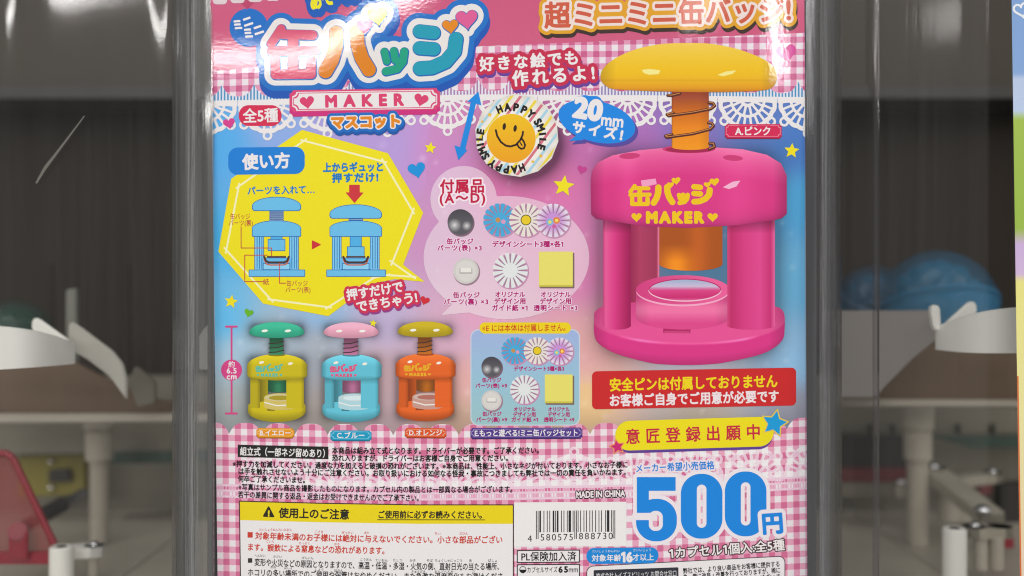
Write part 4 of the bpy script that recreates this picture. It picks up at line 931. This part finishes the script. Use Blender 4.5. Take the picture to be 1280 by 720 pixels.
# ------------------------------------------------------------------ the capsule machines round the card
def at(px, py, d): return Vector((d * (px - 640) / FPX, d, CZ + d * (360 - py) / FPX))
def plate3(name, pts, d, th, mat, parent, d1=None, label=None, bev=0.0006):
    """flat plate drawn on the photo grid at distance d (d1 at its right end), th thick"""
    bm = bmesh.new(); xs_ = [p[0] for p in pts]; a, b = min(xs_), max(xs_)
    dd = lambda x: d if d1 is None else d + (d1 - d) * (x - a) / (b - a)
    f = [bm.verts.new(at(x, y, dd(x))) for x, y in pts]; face = bm.faces.new(f)
    ex = bmesh.ops.extrude_face_region(bm, geom=[face])
    for v in ex['geom']:
        if isinstance(v, bmesh.types.BMVert): v.co.y += th
    if bev: bmesh.ops.bevel(bm, geom=bm.edges[:], offset=bev, segments=2, affect='EDGES', clamp_overlap=True)
    bmesh.ops.triangulate(bm, faces=[q for q in bm.faces if len(q.verts) > 4])
    return bm_obj(name, bm, mat, parent, label=label)
def box3(bm, lo, hi):
    r = bmesh.ops.create_cube(bm, size=1)
    for v in r['verts']: v.co = Vector([lo[k] + (v.co[k] + 0.5) * (hi[k] - lo[k]) for k in range(3)])
def tube(name, p0, p1, r0, mat, parent, r1=None, seg_=28, bev=0.0006, label=None):
    bm = bmesh.new(); p0, p1 = Vector(p0), Vector(p1); L = (p1 - p0).length
    bmesh.ops.create_cone(bm, cap_ends=True, segments=seg_, radius1=r0, radius2=r0 if r1 is None else r1, depth=L)
    if bev: bmesh.ops.bevel(bm, geom=[e for e in bm.edges if any(len(f.verts) > 4 for f in e.link_faces)], offset=bev, segments=2, affect='EDGES')
    q = (p1 - p0).to_track_quat('Z', 'Y'); m = q.to_matrix().to_4x4(); m.translation = (p0 + p1) / 2
    bmesh.ops.transform(bm, matrix=m, verts=bm.verts); return _sh(bm_obj(name, bm, mat, parent, True, label))
def _sh(o): o.data.set_sharp_from_angle(angle=math.radians(40)); return o
def screw(p, r, parent):
    bm = bmesh.new(); bmesh.ops.create_uvsphere(bm, u_segments=24, v_segments=12, radius=r)
    for v in bm.verts: v.co.z = max(v.co.z, -r * 0.25) * 0.75; v.co += Vector(p)
    return bm_obj('screw', bm, CHROME, parent, True)
def band(name, cols, th, mat, parent):
    """curved upright wall: (px, top y, bottom y, distance)"""
    bm = bmesh.new(); R = []
    c_ = np.array(cols, float); px = np.linspace(c_[0, 0], c_[-1, 0], 48); u = (c_[:, 0] - c_[0, 0]) / (c_[-1, 0] - c_[0, 0]); w = (px - c_[0, 0]) / (c_[-1, 0] - c_[0, 0])
    cs = np.stack([px] + [np.polyval(np.polyfit(u, c_[:, k], min(4, len(cols) - 1)), w) for k in (1, 2, 3)], 1)
    for x, yt, yb, d in cs:
        pt, pb = at(x, yt, d), at(x, yb, d); R.append([bm.verts.new(v) for v in (pt, pb, pb + Vector((0, th, 0)), pt + Vector((0, th, 0)))])
    for a, b in zip(R[:-1], R[1:]):
        for k in range(4): bm.faces.new((a[k], a[(k + 1) % 4], b[(k + 1) % 4], b[k]))
    bm.faces.new(R[0]); bm.faces.new(R[-1])
    o = bm_obj(name, bm, mat, parent, True); o.data.set_sharp_from_angle(angle=math.radians(40)); return o

WHT = plastic('white_plastic', (251, 251, 246), 0.35, 0.4, 0.02); CREAM = plastic('cream_plastic', (182, 175, 162), 0.4, 0.4, 0.06); GREY = plastic('grey_plastic', (124, 120, 108), 0.5, 0.3, 0.08)
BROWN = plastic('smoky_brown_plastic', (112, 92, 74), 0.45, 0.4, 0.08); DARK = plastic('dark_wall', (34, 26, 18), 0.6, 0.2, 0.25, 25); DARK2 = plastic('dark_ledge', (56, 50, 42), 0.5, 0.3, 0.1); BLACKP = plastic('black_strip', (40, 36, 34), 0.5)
OLIVE = plastic('olive_box', (132, 122, 50), 0.5, 0.4, 0.2); CHROME = plastic('chrome', (225, 225, 228), 0.12, 0.5, 0.02, metal=1.0); STEEL = plastic('steel_rod', (150, 148, 150), 0.3, metal=1.0)
GREY_CREAM = plastic('grey_cream_plastic', (168, 162, 148), 0.5, 0.3, 0.08); RED = plastic('red_plastic', (148, 28, 48), 0.3, 0.5, 0.05); REDCLR = plastic('red_clear_plastic', (170, 60, 66), 0.15, 0.5, 0.05, alpha=0.38); GREEN = plastic('dark_green_strip', (52, 74, 64), 0.5); MAROON = plastic('maroon_strip', (110, 40, 44), 0.5)  # link arm plastic is a greyer, darker tone than the white
CORNER_DARK = clear_plastic('smoked_corner', 0.03, (0.90, 0.90, 0.92), 90, 0.4, 0.7, 0.07); PANE = clear_plastic('scuffed_window', 0.0065, (0.997, 0.995, 0.99), 70, 0.05, 0.5); CORNER = clear_plastic('scuffed_corner', 0.075, (0.95, 0.95, 0.95), 90, 0.5, 0.9, 0.07)
ZD = CZ - 0.141                                   # deck height

def interior(root, x0, x1):
    """shared shell of a machine: rear panel, hopper ledge and deck between photo columns x0 and x1 (at 0.62 m)"""
    a, b = at(x0, 0, 0.62).x, at(x1, 0, 0.62).x
    bm = bmesh.new(); box3(bm, (a, 0.62, CZ - 0.02 - 0.035), (b, 0.626, CZ + 0.30)); bm_obj('rear_panel', bm, DARK, root)
    bm = bmesh.new(); box3(bm, (a, 0.62, ZD), (b, 0.626, CZ - 0.0552)); bm_obj('lower_rear_panel', bm, GREY, root)
    bm = bmesh.new(); box3(bm, (a, 0.585, CZ + 0.1195), (b, 0.6195, CZ + 0.30)); bm_obj('hopper_ledge', bm, DARK2, root)  # ledge; its lighter tone also stands in for the ceiling's reflection
    bm = bmesh.new(); box3(bm, (a, 0.580, CZ + 0.112), (b, 0.6197, CZ + 0.1193)); bm_obj('ledge_trim', bm, BLACKP, root)
    bm = bmesh.new(); box3(bm, (a, 0.395, ZD - 0.006), (b, 0.6198, ZD)); bm_obj('deck', bm, CREAM, root)
ML = thing('capsule_machine', 'capsule machine behind the left window with a red guard and olive box inside', 'vending machine', (at(40, 0, 0.5).x, 0.5, ZD), 'capsule vending machines side by side')
MC = thing('capsule_machine', 'middle capsule machine carrying the pink display card between hazy clear corners', 'vending machine', (0, 0.5, ZD), 'capsule vending machines side by side')
MR = thing('capsule_machine', 'capsule machine behind the right window with blue capsules and maroon strip inside', 'vending machine', (at(1180, 0, 0.5).x, 0.5, ZD), 'capsule vending machines side by side')
interior(ML, -330, 262); interior(MC, 264, 1060); interior(MR, 1062, 1650)

# left machine
tr = band('tray', [(-150, 412, 462, 0.425), (-60, 406, 465, 0.405), (0, 408, 462, 0.40), (30, 411.5, 460, 0.404), (60, 418, 457.8, 0.413), (91, 429, 455, 0.4295)], 0.0022, WHT, ML)
plate3('fin', [(39, 412), (39.5, 400), (43, 397), (48, 398.5), (86, 426), (86, 434), (60, 425)], 0.434, 0.0022, WHT, tr)
plate3('fin', [(85, 432), (85.5, 405), (88, 402.5), (92, 403.5), (104, 412), (140, 439), (153, 455), (158, 475), (158, 500), (136, 470), (108, 449), (92, 440)], 0.442, 0.0025, plastic('pale_grey_plastic', (186, 184, 176), 0.4, 0.4, 0.04), tr)
plate3('fin', [(160, 478), (168, 458), (172, 459), (194, 477), (194, 503), (172, 510)], 0.47, 0.0025, GREY, tr)
plate3('divider', [(82, 455), (82, 362), (95, 360), (96, 455)], 0.50, 0.004, plastic('grey_divider', (118, 118, 110), 0.4), ML)
for px in (60, 157): plate3('divider', [(px - 3, 470), (px, 330), (px + 4, 330), (px + 6, 470)], 0.56, 0.003, DARK, ML)
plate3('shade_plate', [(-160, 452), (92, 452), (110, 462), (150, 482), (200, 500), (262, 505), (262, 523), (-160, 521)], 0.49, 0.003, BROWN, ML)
plate3('cross_rail', [(-160, 519), (262, 518), (262, 527), (-160, 530)], 0.478, 0.008, CREAM, ML)
c_ = plate3('upper_rail', [(-160, 534), (262, 530), (262, 566), (-160, 570)], 0.575, 0.01, GREY, ML)
plate3('trim_strip', [(138, 566), (262, 563), (262, 578), (138, 580)], 0.571, 0.003, GREEN, ML)
def column(px, d, root, sl=17.5, cl=11.5):
    w = at(px, 0, d).x; k = d / FPX
    c = tube('column', (w, d, ZD), (w, d, CZ - 0.085), cl * k, CREAM, root)
    tube('sleeve', (w, d, at(0, 575, d).z), (w, d, at(0, 536, d).z), (sl - 1) * k, CREAM, c); tube('collar', (w, d, at(0, 536.2, d).z), (w, d, at(0, 505, d).z), sl * k * 1.06, CREAM, c)
column(124, 0.54, ML)
bx = plate3('mechanism_box', [(22, 570), (106, 568), (106, 618), (22, 622)], 0.585, 0.02, OLIVE, ML)
for x, y in ((64, 577), (64, 610)): screw(at(x, y, 0.583), 0.0022, bx)
plate3('mechanism_bracket', [(60, 588), (86, 586), (88, 602), (60, 604)], 0.581, 0.004, BLACKP, bx)
tube('push_rod', at(28, 660, 0.52), at(106, 616, 0.555), 0.0032, STEEL, ML); tube('push_rod', at(52, 645, 0.515), at(80, 630, 0.528), 0.0042, BLACKP, ML)
# red guard: clear sheet with solid red rim
gd = plate3('guard', [(-30, 568), (8, 568), (14, 574), (66, 682), (66, 704), (-30, 704)], 0.462, 0.0015, REDCLR, ML, label='clear red plastic guard with a solid red rim')
pr = [(-30, 566.5), (8, 566.5), (16, 572), (68, 680)]
for a, b in zip(pr[:-1], pr[1:]): tube('rim', at(*a, 0.4612), at(*b, 0.4612), 0.0016, RED, gd, seg_=12, bev=0)
plate3('foot', [(-30, 690), (66, 690), (66, 706), (-30, 706)], 0.459, 0.0028, RED, gd); tube('knob', at(22, 664, 0.455), at(22, 664, 0.4585), 0.0042, RED, gd)
plate3('knob_arm', [(10, 664), (34, 664), (34, 700), (10, 700)], 0.456, 0.002, RED, gd)
def front_post(px, d, root, yt, w):
    k = d / FPX; x = at(px, 0, d).x; p = tube('post', (x, d, ZD), (x, d, at(0, yt, d).z), w * k, WHT, root)
    tube('bore', (x, d, at(0, yt, d).z - 0.002), (x, d, at(0, yt, d).z + 0.0002), w * k * 0.42, BLACKP, p, seg_=20, bev=0); return p
front_post(77, 0.455, ML, 683, 14.5)
def link_arm(root, pts, d, r, screws, mat=WHT, z=0.0):
    """flat rounded arm lying level: a row of pixel centres with a width"""
    bm = bmesh.new(); P = [at(x, y, d) if not isinstance(d, (list, tuple)) else at(x, y, d[i]) for i, (x, y) in enumerate(pts)]
    for q in P:
        bmesh.ops.create_cone(bm, cap_ends=True, segments=24, radius1=r, radius2=r, depth=0.005, matrix=__import__('mathutils').Matrix.Translation(q))
    me = bmesh.ops.convex_hull(bm, input=bm.verts)
    bmesh.ops.delete(bm, geom=[v for v in bm.verts if not v.link_faces], context='VERTS')
    o = bm_obj('link_arm', bm, mat, root)
    for s_ in screws: screw(P[s_] + Vector((0, 0, 0.0028)), r * 0.5, o)
    return o
link_arm(ML, [(96, 689), (118, 688)], 0.47, 0.0048, [1]); tube('peg', at(116, 720, 0.47), at(116, 692, 0.47), 0.0026, CREAM, ML)
plate3('deck_step', [(150, 648), (262, 640), (262, 652), (150, 656)], 0.60, 0.012, GREY, ML)

plate3('scratch', [(44, 228.5), (46, 229.5), (57, 212), (71, 193), (106, 145), (105, 144.5), (68.5, 191.5), (55, 208)], 0.3822, 0.0003, plastic('scuff', (150, 146, 138), 0.6, alpha=0.28), ML, bev=0)

# right machine
trr = band('tray', [(1172, 409.5, 437, 0.4295), (1190, 401.5, 439.5, 0.418), (1215, 393, 441, 0.409), (1245, 387, 441.5, 0.402), (1280, 384, 441.5, 0.398), (1360, 384, 441, 0.41), (1450, 390, 438, 0.43)], 0.0022, WHT, MR)
plate3('fin', [(1164, 386), (1167, 381.5), (1171.5, 381), (1175.5, 384), (1177, 411), (1171, 414), (1168, 410)], 0.428, 0.004, WHT, trr)
plate3('fin', [(1176, 412), (1187, 400), (1210, 379), (1215, 376.5), (1220.5, 378.5), (1222, 391), (1200, 400)], 0.438, 0.0025, WHT, trr)
plate3('side_wall', [(1030, 388.5), (1168, 388), (1172, 424), (1140, 450), (1108, 482), (1095, 497), (1030, 497)], 0.455, 0.003, plastic('grey_wall', (150, 145, 141), 0.45, 0.4, 0.06), MR)
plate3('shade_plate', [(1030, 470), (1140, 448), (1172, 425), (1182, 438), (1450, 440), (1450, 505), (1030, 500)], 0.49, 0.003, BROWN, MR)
plate3('cross_rail', [(1045, 500), (1450, 502), (1450, 509), (1045, 508)], 0.478, 0.008, CREAM, MR)
plate3('upper_rail', [(1045, 512), (1450, 512), (1450, 542), (1045, 541)], 0.585, 0.01, GREY, MR)
for px in (1089, 1117, 1199, 1242): plate3('rail_slot', [(px - 2.5, 530), (px + 2.5, 530), (px + 2.5, 543), (px - 2.5, 543)], 0.582, 0.002, BLACKP, MR)
plate3('trim_strip', [(1160, 545), (1450, 545), (1450, 560), (1215, 560)], 0.579, 0.003, GREEN, MR); plate3('dark_recess', [(1050, 543), (1160, 545), (1160, 586), (1050, 586)], 0.579, 0.003, BLACKP, MR)
plate3('red_strip', [(1050, 586), (1136, 586), (1136, 603), (1050, 603)], 0.576, 0.004, MAROON, MR)
plate3('back_step', [(1050, 604), (1136, 604), (1136, 622), (1050, 622)], 0.574, 0.006, GREY, MR)
column(1147, 0.54, MR, 18, 13)
link_arm(MR, [(1166, 590), (1236, 645)], [0.545, 0.50], 0.0072, [0], GREY_CREAM); link_arm(MR, [(1180, 604), (1240, 596)], 0.56, 0.0055, [0, 1], GREY_CREAM); link_arm(MR, [(1218, 664), (1250, 664)], 0.475, 0.0056, [0], GREY_CREAM)
screw(at(1228, 638, 0.495), 0.0042, bpy.data.objects['link_arm.001']); tube('peg', at(1126, 622, 0.56), at(1126, 606, 0.56), 0.003, CREAM, MR)
screw(at(1126, 603, 0.56), 0.0032, MR)
tube('stub', at(1200, 648, 0.56), at(1200, 610, 0.56), 0.0075, CREAM, MR); tube('stub', at(1185, 650, 0.55), at(1185, 612, 0.55), 0.006, CREAM, MR)
front_post(1193, 0.455, MR, 660, 14.5); tube('peg', at(1246, 712, 0.472), at(1246, 668, 0.472), 0.0032, CREAM, MR); tube('peg', at(1226, 712, 0.475), at(1226, 668, 0.475), 0.0034, CREAM, MR)
plate3('guard', [(1240, 648), (1246, 652), (1268, 672), (1268, 686), (1240, 686)], 0.515, 0.006, RED, MR, label='small solid red plastic guard'); plate3('red_block', [(1224, 602), (1240, 600), (1240, 618), (1224, 620)], 0.585, 0.006, MAROON, MR)
plate3('dark_block', [(1250, 605), (1300, 602), (1300, 668), (1262, 668), (1250, 650)], 0.59, 0.008, BLACKP, MR)
bm = bmesh.new(); box3(bm, (at(1093, 0, 0.40).x, 0.40, ZD), (at(1099, 0, 0.40).x, 0.402, CZ + 0.2)); bm_obj('inner_edge', bm, clear_plastic('dark_edge', 0.02, (0.82, 0.80, 0.82), 60), MR)
# middle machine: tray end, card holder
band('tray', [(249, 421, 461, 0.415), (257, 409, 462, 0.411), (266, 402.5, 462, 0.408), (276, 400, 462.5, 0.405), (290, 399, 463, 0.402)], 0.0022, WHT, MC)
bm = bmesh.new(); box3(bm, (-0.118, 0.381, ZD), (0.118, 0.384, CZ + 0.17)); bm_obj('card_holder', bm, plastic('smoked_holder', (60, 60, 62), 0.4), MC)

# clear fronts
def shell(name, prof, z0, z1, th, mat, parent):
    bm = bmesh.new(); n = len(prof); R = []
    for i, (x, y) in enumerate(prof):
        a = Vector(prof[max(i - 1, 0)]); b = Vector(prof[min(i + 1, n - 1)]); t = (b - a).normalized(); nn = Vector((-t.y, t.x)) * th
        R.append([bm.verts.new((x, y, z0)), bm.verts.new((x, y, z1)), bm.verts.new((x + nn.x, y + nn.y, z1)), bm.verts.new((x + nn.x, y + nn.y, z0))])
    for a, b in zip(R[:-1], R[1:]):
        for k in range(4): bm.faces.new((a[k], a[(k + 1) % 4], b[(k + 1) % 4], b[k]))
    bm.faces.new(R[0]); bm.faces.new(R[-1]); o = bm_obj(name, bm, mat, parent)
    for p in o.data.polygons: p.use_smooth = True
    o.data.set_sharp_from_angle(angle=math.radians(40))
    return o
def corner(xe, sgn, r=0.0175, y0=0.3745):
    pr_ = [(xe + sgn * (r * math.sin(t)), y0 + r * (1 - math.cos(t))) for t in np.linspace(0, math.pi / 2, 25)]
    return pr_ + [(pr_[-1][0], y) for y in (0.405, 0.42)]
zl, zh = ZD, CZ + 0.20
shell('clear_corner', corner(at(268, 0, 0.3745).x, -1, 0.0205), zl, zh, 0.0015, CORNER, MC)
shell('clear_corner', corner(at(1006, 0, 0.3745).x, 1), zl, zh, -0.0015, CORNER_DARK, MC)
def window(root, x0, x1, swells, slope=0.0, piv=0, lean=0.047):
    prof = []
    for px in np.linspace(x0, x1, 120):
        y = 0.3900 + slope * (px - piv) * 0.000317 - sum(a * math.exp(-((px - c) / w) ** 2) for c, w, a in swells); prof.append((at(px, 0, 0.389).x, y))
    o = shell('clear_window', prof, zl, zh, 0.0015, PANE, root)
    for v in o.data.vertices: v.co.y -= lean * (v.co.z - CZ)                # added lean, like slope and swells, steers where the lamps reflect
    return o
window(ML, -330, 236, ((30, 22, 0.0013), (215, 12, 0.0008)), 0.06, 236)
window(MR, 1040, 1650, ((1226, 14, 0.0013),), -0.06, 1040, 0.022)

# capsules inside
def capsule(p, r, rgb, label, grp, tilt=0.25, seed=0):
    t = thing('toy_capsule', label, 'capsule', p, grp); c = np.array(rgb, float); P = Vector(p)
    from mathutils import Euler, noise
    rot = Euler((tilt, 0.15, 0.4)).to_matrix()
    clear = capmat('clear_shell', c * 0.8 + 8, 0.45, 0.003); solid = capmat('tinted_shell', c, 0.80, 0.003); wrap = plastic('toy_wrapping', c * 0.95 + 8, 0.10, 1.0, 0.6, 120)
    for nm, sg, m in (('upper_half', 1, clear), ('lower_half', -1, solid)):
        bm = bmesh.new(); bmesh.ops.create_uvsphere(bm, u_segments=48, v_segments=32, radius=r)
        bmesh.ops.bisect_plane(bm, geom=bm.verts[:] + bm.edges[:] + bm.faces[:], plane_co=(0, 0, 0), plane_no=(0, 0, -sg), clear_outer=True)
        for v in bm.verts: v.co = rot @ v.co + P
        bm_obj(nm, bm, m, t, True)
    bm = bmesh.new(); bmesh.ops.create_icosphere(bm, subdivisions=5, radius=r * 0.86)
    for v in bm.verts:
        n = v.co.normalized(); q = noise.ridged_multi_fractal(n * 2.6 + Vector((seed, 3, 1)), 0.9, 2.1, 4, 1.0, 2.0)
        v.co = rot @ (n * r * (0.70 + 0.085 * q)) + P
    bm_obj('contents', bm, wrap, t, True)
    bm = bmesh.new(); n = 48; Rr = []
    for i in range(n):
        a = 2 * math.pi * i / n; Rr.append([bm.verts.new(P + rot @ Vector((math.cos(a) * q, math.sin(a) * q, h))) for q, h in ((r * 1.001, -r * .05), (r * 1.03, -r * .045), (r * 1.03, r * .045), (r * 1.001, r * .05))])
    for i in range(n):
        for k in range(3): bm.faces.new((Rr[i][k], Rr[i][k + 1], Rr[(i + 1) % n][k + 1], Rr[(i + 1) % n][k]))
    bm_obj('seam_ring', bm, solid, t, True); return t
def capmat(name, rgb, alpha, bump):
    m = plastic(name, rgb, 0.08, 0.8, 0.3, 45, alpha); nt = m.node_tree; b = nt.nodes['Principled BSDF']
    nz = N(nt, 'ShaderNodeTexNoise'); nz.inputs['Scale'].default_value = 60; bpn = N(nt, 'ShaderNodeBump'); bpn.inputs['Strength'].default_value = 0.6; bpn.inputs['Distance'].default_value = bump
    link(nt, nz.outputs[0], bpn.inputs['Height']); link(nt, bpn.outputs[0], b.inputs['Normal']); return m
capsule(at(1172, 384, 0.53), 0.0305, (30, 120, 164), 'large glossy blue capsule behind the white tray on the right', 'toy capsules inside the machines', -0.35, 1)
capsule(at(1092, 380, 0.55), 0.0215, (24, 88, 126), 'half hidden blue capsule next to the hazy clear corner', 'toy capsules inside the machines', 0.5, 5)
capsule(at(20, 421, 0.52), 0.0195, (26, 74, 60), 'dark green capsule behind the white tray on the left', 'toy capsules inside the machines', 0.3, 9)

# neighbouring machine's card at the right edge
n2 = thing('display_card', 'blue, green and yellow display card cut off at the right edge', 'display card', at(1300, 360, 0.372))
def ncol(x, y):
    return vgrad([(-60, (126, 154, 206)), (92, (136, 164, 210)), (98, (180, 194, 222)), (138, (182, 198, 226)), (150, (164, 190, 104)), (285, (156, 186, 98)), (305, (200, 172, 214)), (342, (206, 178, 214)), (352, (232, 224, 156)), (520, (230, 222, 176)), (720, (228, 206, 186))])(x, y)
CK = CURV; KC_save = KC.copy()
KC[:] = -CURV * (375 / 370) ** 2 * 0.98
g = Part('paper', n2); g.shape(lambda X, Y: np.maximum(1264.5 + Y * 0.0145 - X, X - 1390), (1258, -60, 1392, 790), ncol, 0, 3); g.done()
g = Part('heart_outline', n2); h_ = heart(1277, 12, 19, -14); g.shape(lambda X, Y: np.abs(h_(X, Y)) - 1.3, (1262, 0, 1292, 26), (226, 228, 236), 2, 0.5); g.done()
g = Part('border_strip', n2); g.shape(lambda X, Y: np.maximum(np.abs(X - 1265.5 - Y * 0.0145) - 0.9, 470 - Y), (1258, 460, 1392, 790), (222, 110, 80), 2, 0.5); g.done()
KC[:] = KC_save
x0, x1 = at(1267, 0, 0.3765).x, at(1392, 0, 0.3765).x
bm = bmesh.new(); box3(bm, (at(1279, 0, 0.3815).x, 0.3815, CZ - 0.13), (x1, 0.3821, CZ + 0.12)); bm_obj('backing_board', bm, bpy.data.materials['white_board'], n2)
